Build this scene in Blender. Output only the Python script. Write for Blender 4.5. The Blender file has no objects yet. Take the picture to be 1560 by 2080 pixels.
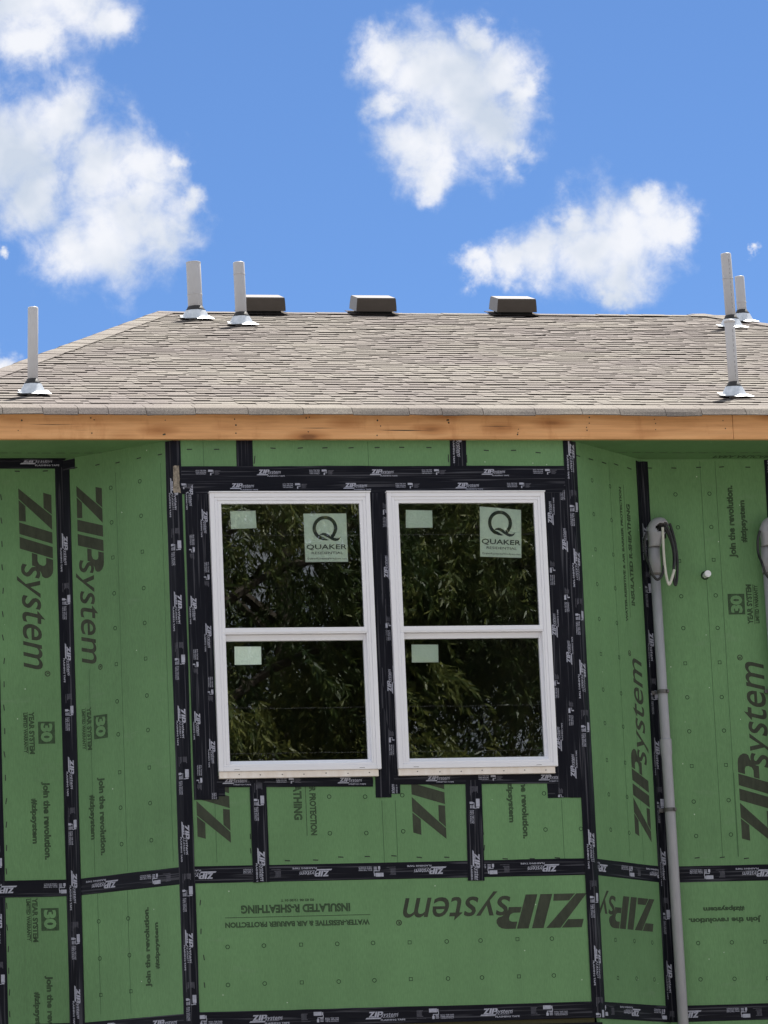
import bpy, bmesh, math, random
import numpy as np
from mathutils import Vector, Matrix, noise

random.seed(7)
sc = bpy.context.scene
col = sc.collection
R_ = math.radians

# ------------------------------------------------------------------ measured layout (metres)
K = {'d': 0.5357, 'be': 0.7734, 'FL': -0.409, 'FR': 1.8821, 'BL': -0.9577, 'BR': 2.4309, 'fb': 6.3436}
CAM = {'loc': [-3.8341, -22.0748, 1.6], 'right': [0.979599, -0.196504, -0.042104], 'up': [0.003384, -0.19335, 0.981124], 'fwd': [0.200936, 0.96125, 0.188741], 'f': 8300.3611}
PRINTS = [('BLu', 'ZIPSYS', -1.2147, 6.1831, -90, 1.0681, 0.1867), ('BLu', '30', -1.1378, 4.8492, -90, 0.1251, 0.0941), ('BLu', 'YEAR SYSTEM', -1.1889, 4.9056, -90, 0.239, 0.0304), ('BLu', 'LIMITED WARRANTY', -1.2195, 4.9004, -90, 0.2278, 0.0207), ('BLu', 'Join the revolution.', -1.1191, 4.5103, -90, 0.4385, 0.0386), ('BLu', '#zipsystem', -1.185, 4.4174, -90, 0.2536, 0.0331), ('BLd', '30', -1.1488, 3.8037, -90, 0.1257, 0.0988), ('BLd', 'YEAR SYSTEM', -1.1966, 3.8623, -90, 0.2458, 0.0302), ('BLd', 'LIMITED WARRANTY', -1.2296, 3.8575, -90, 0.2348, 0.0219), ('BLd', 'Join the revolution.', -1.1285, 3.4296, -90, 0.4361, 0.0356), ('BLd', '#zipsystem', -1.1965, 3.3418, -90, 0.2491, 0.0328), ('Lu', 'ZIPSYS', 0.0917, 6.1836, -90, 1.0581, 0.1786), ('Lu', '30', 0.1661, 4.8615, -90, 0.1332, 0.0958), ('Lu', 'YEAR SYSTEM', 0.1198, 4.914, -90, 0.2417, 0.0309), ('Lu', 'LIMITED WARRANTY', 0.085, 4.9068, -90, 0.228, 0.0223), ('Lu', 'Join the revolution.', 0.1896, 4.5128, -90, 0.4373, 0.041), ('Lu', '#zipsystem', 0.1246, 4.4201, -90, 0.251, 0.0359), ('Ld', 'Join the revolution.', 0.5048, 3.3243, 90, 0.4393, 0.0348), ('Ld', '#zipsystem', 0.5652, 3.419, 90, 0.2557, 0.028), ('Fa', 'ZIPSYS', -0.1569, 4.0869, 90, 1.045, 0.1837), ('Fb', 'ZIPSYS', 1.0549, 4.0849, 90, 1.0565, 0.187), ('Fb', 'INSULATED R-SHEATHING', 0.2005, 4.8161, -90, 0.6107, 0.0471), ('Fb', 'WATER-RESISTIVE & AIR BARRIER PROTECTION', 0.2908, 4.9253, -90, 0.806, 0.0361), ('Fb', 'LINE', 0.2685, 4.9256, -90, 0.8085, 0.0033), ('Fc', 'Join the revolution.', 1.4921, 4.5211, -90, 0.4445, 0.0368), ('Fc', '#zipsystem', 1.4169, 4.4282, -90, 0.2594, 0.0339), ('Fd', 'ZIPSYS', 1.8409, 3.7667, 180, 1.0815, 0.1889), ('Fd', 'INSULATED R-SHEATHING', 0.4952, 3.7422, 180, 0.6096, 0.046), ('Fd', 'LINE', 0.6058, 3.6773, 180, 0.8099, 0.0027), ('Fd', 'WATER-RESISTIVE & AIR BARRIER PROTECTION', 0.6019, 3.6503, 180, 0.8069, 0.0298), ('Fd', '02 02 06 12:20 01 T', 0.2951, 3.7711, 180, 0.1869, 0.0135), ('Rd', 'ZIPSYS', 0.659, 3.7666, 180, 1.0586, 0.1864), ('Ru', 'ZIPSYS', 0.6637, 4.0939, 90, 1.0879, 0.1788), ('Ru', 'INSULATED R-SHEATHING', 0.6229, 5.4612, 90, 0.5979, 0.0392), ('Ru', 'WATER-RESISTIVE & AIR BARRIER PROTECTION', 0.535, 5.359, 90, 0.7898, 0.025), ('Ru', 'LINE', 0.5653, 5.3854, 90, 0.7829, 0.0033), ('BRu', 'Join the revolution.', 2.9839, 5.7595, 90, 0.4318, 0.0418), ('BRu', '#zipsystem', 3.0523, 5.85, 90, 0.2527, 0.0359), ('BRu', '30', 3.0173, 5.4235, 90, 0.1224, 0.1015), ('BRu', 'YEAR SYSTEM', 3.0629, 5.3649, 90, 0.2362, 0.0343), ('BRu', 'LIMITED WARRANTY', 3.1006, 5.3704, 90, 0.2276, 0.0239), ('BRu', 'ZIPSYS', 3.115, 4.0731, 90, 1.1023, 0.1979), ('BRd', '#zipsystem', 2.9074, 3.7222, 180, 0.2465, 0.0283), ('BRd', 'Join the revolution.', 3.0037, 3.6605, 180, 0.4339, 0.0311)]
DOTS = [('Lu', 0.3329, 6.1388, 0), ('Lu', 0.3319, 5.9414, 0), ('Lu', 0.3334, 5.7384, 1), ('Lu', 0.3349, 5.5366, 0), ('Lu', 0.3344, 5.3372, 0), ('Lu', 0.3354, 5.134, 1), ('Lu', 0.3328, 4.9259, 0), ('Lu', 0.3337, 4.7388, 0), ('Lu', 0.3351, 4.528, 1), ('Lu', 0.3345, 4.3288, 0), ('Lu', 0.3337, 4.1276, 0), ('Lu', 0.5359, 6.1479, 0), ('Lu', 0.5375, 5.949, 0), ('Lu', 0.5388, 5.7435, 1), ('Lu', 0.5399, 5.5397, 0), ('Lu', 0.5391, 5.3423, 0), ('Lu', 0.5381, 5.14, 1), ('Lu', 0.5381, 4.9314, 0), ('Lu', 0.5382, 4.74, 0), ('Lu', 0.5392, 4.5313, 1), ('Lu', 0.5372, 4.3318, 0), ('Lu', 0.5378, 4.13, 0), ('Ld', 0.161, 3.7118, 0), ('Ld', 0.1608, 3.5088, 0), ('Ld', 0.1613, 3.3081, 1), ('Ld', 0.3632, 3.7137, 0), ('Ld', 0.3646, 3.5104, 0), ('Ld', 0.3671, 3.3105, 1), ('Fd', -0.195, 3.5184, 0), ('Fd', 0.0057, 3.5188, 0), ('Fd', 0.2124, 3.5191, 1), ('Fd', 0.4144, 3.5195, 0), ('Fd', 0.6146, 3.519, 0), ('Fd', 0.8205, 3.5188, 1), ('Fd', 1.0297, 3.5188, 0), ('Fd', 1.2212, 3.5187, 0), ('Fd', 1.4311, 3.5191, 1), ('Fd', 1.6276, 3.5184, 0), ('Fd', -0.2007, 3.3109, 0), ('Fd', 0.0022, 3.3122, 0), ('Fd', 0.2085, 3.3134, 1), ('Fd', 0.4143, 3.3134, 0), ('Fd', 0.6138, 3.3127, 0), ('Fd', 0.8184, 3.3148, 1), ('Fd', 1.0278, 3.3139, 0), ('Fd', 1.2198, 3.3132, 0), ('Fd', 1.4293, 3.314, 1), ('Fd', 1.6283, 3.3126, 0), ('Fb', 0.402, 4.3312, 0), ('Fb', 0.6042, 4.3291, 0), ('Fb', 0.8146, 4.3309, 0), ('Fb', 0.3978, 4.1305, 0), ('Fb', 0.6026, 4.1266, 0), ('Fb', 0.8114, 4.1308, 0), ('Fc', 1.624, 4.3306, 0), ('Fc', 1.6221, 4.1262, 0), ('Fc', 1.826, 4.1279, 0), ('Ru', 0.2139, 6.1434, 0), ('Ru', 0.2132, 5.9456, 0), ('Ru', 0.2118, 5.7415, 1), ('Ru', 0.2104, 5.5387, 0), ('Ru', 0.2121, 5.3398, 0), ('Ru', 0.2105, 5.1363, 1), ('Ru', 0.2142, 4.9324, 0), ('Ru', 0.2148, 4.7408, 0), ('Ru', 0.2151, 4.5302, 1), ('Ru', 0.2156, 4.3344, 0), ('Ru', 0.2167, 4.1336, 0), ('Ru', 0.4117, 6.1375, 0), ('Ru', 0.4078, 5.9366, 0), ('Ru', 0.4067, 5.7376, 1), ('Ru', 0.4082, 5.5381, 0), ('Ru', 0.4068, 5.3372, 0), ('Ru', 0.4108, 5.1367, 1), ('Ru', 0.4112, 4.929, 0), ('Ru', 0.4146, 4.7393, 0), ('Ru', 0.4156, 4.5329, 1), ('Ru', 0.4153, 4.3356, 0), ('Ru', 0.4188, 4.1336, 0), ('Rd', 0.2045, 3.515, 1), ('Rd', 0.4122, 3.5193, 0), ('Rd', 0.609, 3.5201, 0), ('Rd', 0.2095, 3.3034, 1), ('Rd', 0.4137, 3.3059, 0), ('Rd', 0.6102, 3.3109, 0), ('BRu', 2.6361, 6.1392, 0), ('BRu', 2.6396, 5.9427, 0), ('BRu', 2.6369, 5.7411, 1), ('BRu', 2.636, 5.5354, 0), ('BRu', 2.6378, 5.3461, 0), ('BRu', 2.6376, 5.1385, 1), ('BRu', 2.6378, 4.938, 0), ('BRu', 2.6381, 4.7395, 0), ('BRu', 2.641, 4.5371, 1), ('BRu', 2.6409, 4.3331, 0), ('BRu', 2.6439, 4.1336, 0), ('BRu', 2.8424, 6.1427, 0), ('BRu', 2.8418, 5.9419, 0), ('BRu', 2.8446, 5.7466, 1), ('BRu', 2.8444, 5.5385, 0), ('BRu', 2.8448, 5.3465, 0), ('BRu', 2.8446, 5.1435, 1), ('BRu', 2.8451, 4.9394, 0), ('BRu', 2.8469, 4.7423, 0), ('BRu', 2.847, 4.5413, 1), ('BRu', 2.8504, 4.3379, 0), ('BRu', 2.852, 4.1395, 0), ('BRd', 2.6195, 3.5187, 0), ('BRd', 2.8201, 3.518, 0), ('BRd', 3.0183, 3.5159, 1), ('BRd', 2.6218, 3.3092, 0), ('BRd', 2.8235, 3.3081, 0), ('BRd', 3.0229, 3.3071, 1)]
DASH = [('Fa', -0.3136, 6.2939, 0, 0.03), ('Fa', -0.1594, 6.2939, 0, 0.03), ('Fb', 0.1608, 6.3022, 0, 0.03), ('Fb', 0.3165, 6.3008, 0, 0.03), ('Fb', 0.4572, 6.3021, 0, 0.03), ('Fb', 0.6066, 6.3021, 0, 0.03), ('Fb', 0.7565, 6.3035, 0, 0.03), ('Fb', 0.8984, 6.306, 0, 0.03), ('Fb', 1.0547, 6.3048, 0, 0.03), ('Fc', 1.387, 6.2888, 0, 0.03), ('Fc', 1.5454, 6.2876, 0, 0.03), ('Fc', 1.6885, 6.2761, 0, 0.03), ('Fb', 0.1543, 3.9838, 0, 0.03), ('Fb', 0.3118, 3.9833, 0, 0.03), ('Fb', 0.4532, 3.997, 0, 0.03), ('Fb', 0.6027, 3.9966, 0, 0.03), ('Fb', 0.7527, 3.9979, 0, 0.03), ('Fb', 0.8955, 3.9868, 0, 0.03), ('Fb', 1.0517, 3.9837, 0, 0.03), ('Fc', 1.3831, 3.9687, 0, 0.03), ('Fc', 1.5377, 3.9655, 0, 0.03), ('Fc', 1.6818, 3.968, 0, 0.03), ('Fd', -0.3401, 3.7622, 1, 0.03), ('Fd', -0.34, 3.6052, 1, 0.03), ('Fd', -0.3259, 3.4627, 1, 0.03), ('Fd', -0.3283, 3.3129, 1, 0.03), ('Fa', -0.0461, 4.12, 1, 0.03), ('Fa', -0.0476, 4.0413, 1, 0.03), ('Fc', 1.2668, 4.1193, 1, 0.03), ('Fc', 1.2653, 4.0314, 1, 0.03), ('Fb', 0.0505, 6.2346, 1, 0.045), ('Fb', 1.1657, 6.2422, 1, 0.045), ('Fc', 1.2712, 6.2393, 1, 0.045), ('BLu', -1.3108, 6.1322, 1, 0.034), ('BLu', -1.3123, 5.9976, 1, 0.034), ('BLu', -1.3138, 5.8632, 1, 0.034), ('BLu', -1.3152, 5.7292, 1, 0.034), ('BLu', -1.3167, 5.5954, 1, 0.034), ('BLu', -1.3181, 5.4619, 1, 0.034), ('BLu', -1.3196, 5.3288, 1, 0.034), ('BLu', -1.321, 5.1959, 1, 0.034), ('BLu', -1.3225, 5.0633, 1, 0.034), ('BLu', -1.3239, 4.931, 1, 0.034), ('BLu', -1.3254, 4.799, 1, 0.034), ('BLu', -1.3268, 4.6673, 1, 0.034), ('BLu', -1.3282, 4.5359, 1, 0.034), ('BLu', -1.3297, 4.4048, 1, 0.034), ('BLu', -1.3311, 4.2739, 1, 0.034), ('BLu', -1.3325, 4.1434, 1, 0.034), ('BLu', -1.3339, 4.0131, 1, 0.034), ('BLd', -1.3373, 3.8217, 1, 0.034), ('BLd', -1.337, 3.7016, 1, 0.034), ('BLd', -1.3367, 3.5818, 1, 0.034), ('BLd', -1.3364, 3.4622, 1, 0.034), ('BLd', -1.3361, 3.3429, 1, 0.034), ('BLd', -1.3358, 3.2237, 1, 0.034), ('BLu', -1.2178, 6.2827, 0, 0.03), ('BLu', -1.0582, 6.2825, 0, 0.03), ('Lu', 0.0883, 6.2866, 0, 0.03), ('Lu', 0.2448, 6.2821, 0, 0.03), ('Lu', 0.3862, 6.2741, 0, 0.03), ('Lu', 0.534, 6.2778, 0, 0.03), ('Lu', 0.6807, 6.2772, 0, 0.03), ('Ru', 0.0703, 6.2677, 0, 0.05), ('Ru', 0.2126, 6.2671, 0, 0.05), ('Ru', 0.3571, 6.2679, 0, 0.05), ('Ru', 0.492, 6.2788, 0, 0.05), ('Ru', 0.6413, 6.2771, 0, 0.05), ('BRu', 2.4871, 6.2966, 0, 0.03), ('BRu', 2.635, 6.2964, 0, 0.03), ('BRu', 2.7858, 6.2989, 0, 0.03), ('BRu', 2.9255, 6.3005, 0, 0.03), ('BRu', 3.0859, 6.3003, 0, 0.03), ('BRu', 2.6423, 4.0058, 0, 0.03), ('BRu', 2.7921, 4.0056, 0, 0.03), ('BRu', 2.936, 3.9969, 0, 0.03)]
GUIDE = [('Lu', 0.3694, 6.2199, 3.9715), ('Lu', 0.1443, 5.127, 3.9637), ('Ld', 0.1576, 3.868, 3.2015), ('Ld', 0.3637, 3.8766, 3.187), ('Lu', 0.6818, 6.2306, 3.9971), ('Fa', -0.2348, 6.3389, 6.1984), ('Fb', 0.7034, 6.339, 6.1973), ('Fa', -0.2383, 4.3111, 3.9803), ('Fb', 0.698, 4.3055, 3.9609), ('Fb', 0.7738, 4.3041, 3.9593), ('Fc', 1.7224, 4.2901, 3.959), ('Ru', 0.4129, 6.2836, 3.9926), ('Ru', 0.5629, 4.9083, 3.98), ('BRu', 2.7947, 6.336, 4.0113), ('BRu', 2.8867, 6.336, 4.0093), ('BRu', 2.891, 4.4947, 4.0091)]
TAPES = [{'pl': 'B', 'a': [-1.75, 3.9144], 'b': [-0.9877, 3.9144], 'w': 0.0925, 'dr': 180, 'logo': [-1.2778, 3.9024], 'wide': 0, 'lev': 1, 'jit': 0.002}, {'pl': 'L', 'a': [0.03, 3.9144], 'b': [0.7369, 3.9144], 'w': 0.0925, 'dr': 180, 'logo': [0.3058, 3.9227], 'wide': 0, 'lev': 1, 'jit': 0.002}, {'pl': 'F', 'a': [-0.379, 3.9144], 'b': [1.8521, 3.9144], 'w': 0.0925, 'dr': 180, 'logo': [0.4025, 3.9044], 'wide': 0, 'lev': 1, 'jit': 0.002}, {'pl': 'R', 'a': [0.03, 3.9144], 'b': [0.7369, 3.9144], 'w': 0.0925, 'dr': 180, 'logo': [0.1603, 3.9188], 'wide': 0, 'lev': 1, 'jit': 0.002}, {'pl': 'B', 'a': [2.4609, 3.9144], 'b': [4.4, 3.9144], 'w': 0.0925, 'dr': 180, 'logo': [3.0901, 3.9112], 'wide': 0, 'lev': 1, 'jit': 0.002}, {'pl': 'F', 'a': [-0.409, 3.1194], 'b': [1.8821, 3.1194], 'w': 0.09, 'dr': 0, 'logo': [-0.0911, 3.1088], 'wide': 0, 'lev': 3, 'jit': 0.002}, {'pl': 'L', 'a': [0.0, 3.1174], 'b': [0.7469, 3.1174], 'w': 0.0925, 'dr': 0, 'logo': [0.4906, 3.1294], 'wide': 0, 'lev': 3, 'jit': 0.002}, {'pl': 'R', 'a': [0.0, 3.1174], 'b': [0.7669, 3.1174], 'w': 0.0925, 'dr': 180, 'logo': [0.4331, 3.1297], 'wide': 0, 'lev': 3, 'jit': 0.002}, {'pl': 'B', 'a': [2.4309, 3.1174], 'b': [4.4, 3.1174], 'w': 0.0925, 'dr': 180, 'logo': [2.6164, 3.1189], 'wide': 0, 'lev': 2, 'jit': 0.002}, {'pl': 'B', 'a': [-1.75, 3.1174], 'b': [-0.9577, 3.1174], 'w': 0.0925, 'dr': 0, 'logo': None, 'wide': 0, 'lev': 2, 'jit': 0.002}, {'pl': 'F', 'a': [-0.419, 2.9994], 'b': [1.8921, 2.9994], 'w': 0.1, 'dr': 180, 'logo': [1.758, 3.0537], 'wide': 0, 'lev': 2, 'jit': 0.002}, {'pl': 'F', 'a': [-0.0012, 6.3502], 'b': [-0.0038, 6.1615], 'w': 0.0925, 'dr': -90, 'logo': None, 'wide': 0, 'lev': 1, 'jit': 0.002}, {'pl': 'F', 'a': [1.2235, 6.3504], 'b': [1.2189, 6.1597], 'w': 0.0925, 'dr': -90, 'logo': [1.2261, 6.436], 'wide': 0, 'lev': 1, 'jit': 0.002}, {'pl': 'F', 'a': [0.0051, 4.4296], 'b': [0.0049, 3.8669], 'w': 0.0925, 'dr': -90, 'logo': [0.0119, 4.0564], 'wide': 0, 'lev': 4, 'jit': 0.002}, {'pl': 'F', 'a': [1.223, 4.4093], 'b': [1.2118, 3.849], 'w': 0.0925, 'dr': -90, 'logo': [1.2199, 4.0186], 'wide': 0, 'lev': 4, 'jit': 0.002}, {'pl': 'F', 'a': [-0.3821, 6.1187], 'b': [1.8735, 6.1202], 'w': 0.156, 'dr': 0, 'logo': [-0.0941, 6.0915], 'wide': 1, 'lev': 3, 'jit': 0.002}, {'pl': 'F', 'a': [-0.2827, 6.1059], 'b': [-0.2854, 4.3269], 'w': 0.135, 'dr': -90, 'logo': [-0.3181, 5.4652], 'wide': 1, 'lev': 2, 'jit': 0.002}, {'pl': 'F', 'a': [0.7315, 6.0474], 'b': [0.7082, 4.3218], 'w': 0.088, 'dr': -90, 'logo': None, 'wide': 0, 'lev': 3, 'jit': 0.002}, {'pl': 'F', 'a': [0.7824, 6.0473], 'b': [0.7592, 4.3415], 'w': 0.088, 'dr': 90, 'logo': [0.7468, 5.5467], 'wide': 2, 'lev': 2, 'jit': 0.002}, {'pl': 'F', 'a': [1.7868, 6.0876], 'b': [1.7614, 4.3033], 'w': 0.152, 'dr': 90, 'logo': [1.7854, 5.6981], 'wide': 1, 'lev': 2, 'jit': 0.002}, {'pl': 'F', 'a': [-0.2244, 4.4253], 'b': [0.6509, 4.4147], 'w': 0.06, 'dr': 0, 'logo': [0.4511, 4.4222], 'wide': 3, 'lev': 3, 'jit': 0.002}, {'pl': 'F', 'a': [0.7711, 4.4223], 'b': [1.7104, 4.4136], 'w': 0.06, 'dr': 0, 'logo': [0.9502, 4.4276], 'wide': 3, 'lev': 3, 'jit': 0.002}, {'pl': 'F', 'a': [1.6446, 4.3469], 'b': [1.7127, 4.3471], 'w': 0.09, 'dr': 0, 'logo': None, 'wide': 0, 'lev': 1, 'jit': 0.002}, {'pl': 'F', 'a': [-0.2698, 4.3824], 'b': [-0.1794, 4.3809], 'w': 0.07, 'dr': 0, 'logo': None, 'wide': 0, 'lev': 1, 'jit': 0.002}]
CTAPES = [{'c': 'BL', 'zt': 6.3036, 'zb': 3.0744, 'lo': [5.9238, 5.2918, 4.6495, 4.0113, 3.3716], 'w': 0.0925, 'lev': 4}, {'c': 'FL', 'zt': 6.3436, 'zb': 3.0744, 'lo': [6.1341, 5.4919, 4.8543, 4.2109, 3.6188], 'w': 0.0925, 'lev': 5}, {'c': 'FR', 'zt': 6.3436, 'zb': 3.0744, 'lo': [6.3448, 5.7203, 5.084, 4.1241, 3.4754], 'w': 0.0925, 'lev': 5}, {'c': 'BR', 'zt': 6.3336, 'zb': 3.0744, 'lo': [5.967, 5.3389, 4.7081, 4.0697, 3.4236], 'w': 0.0925, 'lev': 4}]
PATCH = [-0.393, 6.1229]
WIN = {'x': [-0.214, 0.7936], 'w': 0.9115, 'zt': 6.0413, 'zb': 4.4775}
GL = {'up': [[-0.1498, 5.9776], [0.6353, 5.9808], [-0.1495, 5.2766], [0.6351, 5.2777]], 'lo': [[-0.1477, 5.2089], [0.6211, 5.2097], [-0.1483, 4.5291], [0.6229, 4.5224]], 'up2': [[0.8594, 5.9801], [1.6425, 5.9806], [0.8597, 5.2784], [1.6413, 5.2783]], 'lo2': [[0.861, 5.2115], [1.6294, 5.2124], [0.8634, 4.5351], [1.629, 4.5315]]}
STK = [[[-0.0983, 5.941], [0.0465, 5.9419], [-0.0964, 5.8376], [0.0484, 5.8426]], [[0.3168, 5.9242], [0.561, 5.9247], [0.3172, 5.6483], [0.5608, 5.6483]], [[-0.0948, 5.1807], [0.0545, 5.1792], [-0.0972, 5.0773], [0.0536, 5.0784]], [[0.9031, 5.9433], [1.0545, 5.9399], [0.8985, 5.8404], [1.0529, 5.8411]], [[1.33, 5.9617], [1.5689, 5.941], [1.319, 5.6734], [1.558, 5.6649]], [[0.9089, 5.1818], [1.0623, 5.1802], [0.9072, 5.0801], [1.0592, 5.0799]]]
EAVE = [-1.636, -1.3647, -1.1412, -0.9442, -0.7768, -0.5647, -0.2881, 0.0094, 0.3224, 0.6034, 0.9282, 1.1183, 1.3547, 1.658, 1.9312, 2.1536, 2.4233, 2.636, 2.8992, 3.1783]
FJ = 2.8326
MAST = {'top': [2.4734, 0.4857, 5.6602], 'bot': [2.4913, 0.4857, 3.0573], 'coll': [2.4823, 0.4857, 5.8171], 'coup': [[2.5096, 0.4857, 4.6913], [2.5156, 0.4857, 4.5912]], 'strap': [[2.5018, 0.4857, 4.9666], [2.4978, 0.4857, 4.281]], 'hl': [2.4367, 0.4557, 5.8874], 'hr': [2.5716, 0.4557, 5.9159], 'ht': [2.5104, 0.4557, 5.9861]}
WIRES = {'white': [[2.4992, 0.3757, 5.9107], [2.4977, 0.3757, 5.8392], [2.4972, 0.3757, 5.7639], [2.4993, 0.3757, 5.6888], [2.5046, 0.3757, 5.6262], [2.5158, 0.3757, 5.5761], [2.5294, 0.3757, 5.591], [2.5443, 0.3757, 5.6284], [2.5551, 0.3757, 5.6609]], 'blackA': [[2.5551, 0.3757, 5.6609], [2.5658, 0.3757, 5.7134], [2.5668, 0.3757, 5.7761], [2.5576, 0.3757, 5.8389], [2.5418, 0.3757, 5.8967], [2.5205, 0.3757, 5.927]], 'blackB': [[2.4206, 0.3757, 5.8972], [2.405, 0.3757, 5.8471], [2.4029, 0.3757, 5.7645], [2.4089, 0.3757, 5.6893], [2.4249, 0.3757, 5.6342], [2.4524, 0.3757, 5.6041], [2.4806, 0.3757, 5.6289], [2.4955, 0.3757, 5.6888], [2.5074, 0.3757, 5.7639], [2.513, 0.3757, 5.8391], [2.5092, 0.3757, 5.9069]], 'blackC': [[2.5307, 0.3757, 5.9269], [2.5539, 0.3757, 5.8841], [2.5732, 0.3757, 5.8212], [2.5794, 0.3757, 5.751], [2.5731, 0.3757, 5.6633], [2.5736, 0.3757, 5.6057], [2.5787, 0.3757, 5.5844], [2.5876, 0.3757, 5.6056], [2.596, 0.3757, 5.6757], [2.5986, 0.3757, 5.7509], [2.5897, 0.3757, 5.8412], [2.5779, 0.3757, 5.9016], [2.5652, 0.3757, 5.9482]]}
STUB = [2.7867, 0.5357, 5.6555]
MDX = 0.6805
CLOUD = [[0.12446, 0.94129, 0.31381, 0.01807], [0.11151, 0.94322, 0.3129, 0.01566], [0.13516, 0.94211, 0.30685, 0.00843], [0.11513, 0.94538, 0.30498, 0.01084], [0.12125, 0.95167, 0.28218, 0.01566], [0.11183, 0.95411, 0.27779, 0.01807], [0.13199, 0.9533, 0.27165, 0.01446], [0.11545, 0.95696, 0.26626, 0.01205], [0.14383, 0.95167, 0.27135, 0.01145], [0.12359, 0.95019, 0.28613, 0.01084], [0.15091, 0.94997, 0.27345, 0.00482], [0.13683, 0.9568, 0.25655, 0.01566], [0.14749, 0.95467, 0.25857, 0.01145], [0.12618, 0.95881, 0.2545, 0.01145], [0.15338, 0.95252, 0.26302, 0.00602], [0.14271, 0.95409, 0.26332, 0.00964], [0.21781, 0.93287, 0.2869, 0.01807], [0.20834, 0.93313, 0.29304, 0.01325], [0.20009, 0.9341, 0.29568, 0.00904], [0.22706, 0.92939, 0.291, 0.01205], [0.22614, 0.93343, 0.2785, 0.01325], [0.20866, 0.9386, 0.27476, 0.01145], [0.21344, 0.93925, 0.26879, 0.00783], [0.23295, 0.92909, 0.28727, 0.00723], [0.20262, 0.93677, 0.28532, 0.00723], [0.22105, 0.92822, 0.29924, 0.00723], [0.22975, 0.9343, 0.27259, 0.00723], [0.25738, 0.93301, 0.25147, 0.01446], [0.24755, 0.93614, 0.24972, 0.01265], [0.26544, 0.93041, 0.25272, 0.01108], [0.23768, 0.93901, 0.24852, 0.0094], [0.22894, 0.94146, 0.24747, 0.00723], [0.22216, 0.94336, 0.24641, 0.00506], [0.2546, 0.93603, 0.24295, 0.0094], [0.25406, 0.93721, 0.23891, 0.00554], [0.24516, 0.93533, 0.25506, 0.00723], [0.27003, 0.92886, 0.25359, 0.00699], [0.26246, 0.92947, 0.25925, 0.00602], [0.28651, 0.92545, 0.24791, 0.00205], [0.10899, 0.96127, 0.25312, 0.00217], [0.11023, 0.96751, 0.22756, 0.0041], [0.10371, 0.96833, 0.22711, 0.00723]]
SKYC = [0.2006, 0.94354, 0.26361]


# ------------------------------------------------------------------ camera
cam_d = bpy.data.cameras.new('camera')
cam = bpy.data.objects.new('camera', cam_d)
col.objects.link(cam)
cr, cu, cf = Vector(CAM['right']), Vector(CAM['up']), Vector(CAM['fwd'])
cam.matrix_world = Matrix(((cr.x, cu.x, -cf.x, CAM['loc'][0]), (cr.y, cu.y, -cf.y, CAM['loc'][1]),
                           (cr.z, cu.z, -cf.z, CAM['loc'][2]), (0, 0, 0, 1)))
cam_d.sensor_fit = 'VERTICAL'
cam_d.sensor_height = 24.0
cam_d.lens = CAM['f'] / 2080 * 24.0
cam_d.clip_start = 0.1
cam_d.clip_end = 5000
sc.camera = cam

# ------------------------------------------------------------------ light, sky, exposure
SUN_EL, SUN_AZ = R_(60), R_(34)          # azimuth from +Y (behind the house) towards +X
sun_dir = Vector((math.sin(SUN_AZ) * math.cos(SUN_EL), math.cos(SUN_AZ) * math.cos(SUN_EL), math.sin(SUN_EL)))
sd = bpy.data.lights.new('sun', 'SUN')
sd.energy = 5.0
sd.angle = R_(0.53)
sd.color = (1.0, 0.95, 0.87)
sun = bpy.data.objects.new('sun', sd)
col.objects.link(sun)
sun.rotation_euler = sun_dir.to_track_quat('Z', 'Y').to_euler()
sun.location = sun_dir * 40

world = bpy.data.worlds.new('World')
sc.world = world
world.use_nodes = True
wn, wl = world.node_tree.nodes, world.node_tree.links
wn.clear()


def N(nodes, typ, **kw):
    n = nodes.new(typ)
    for k, v in kw.items():
        setattr(n, k, v)
    return n


def setin(n, **kw):
    for k, v in kw.items():
        n.inputs[k.replace('_', ' ')].default_value = v
    return n


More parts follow.
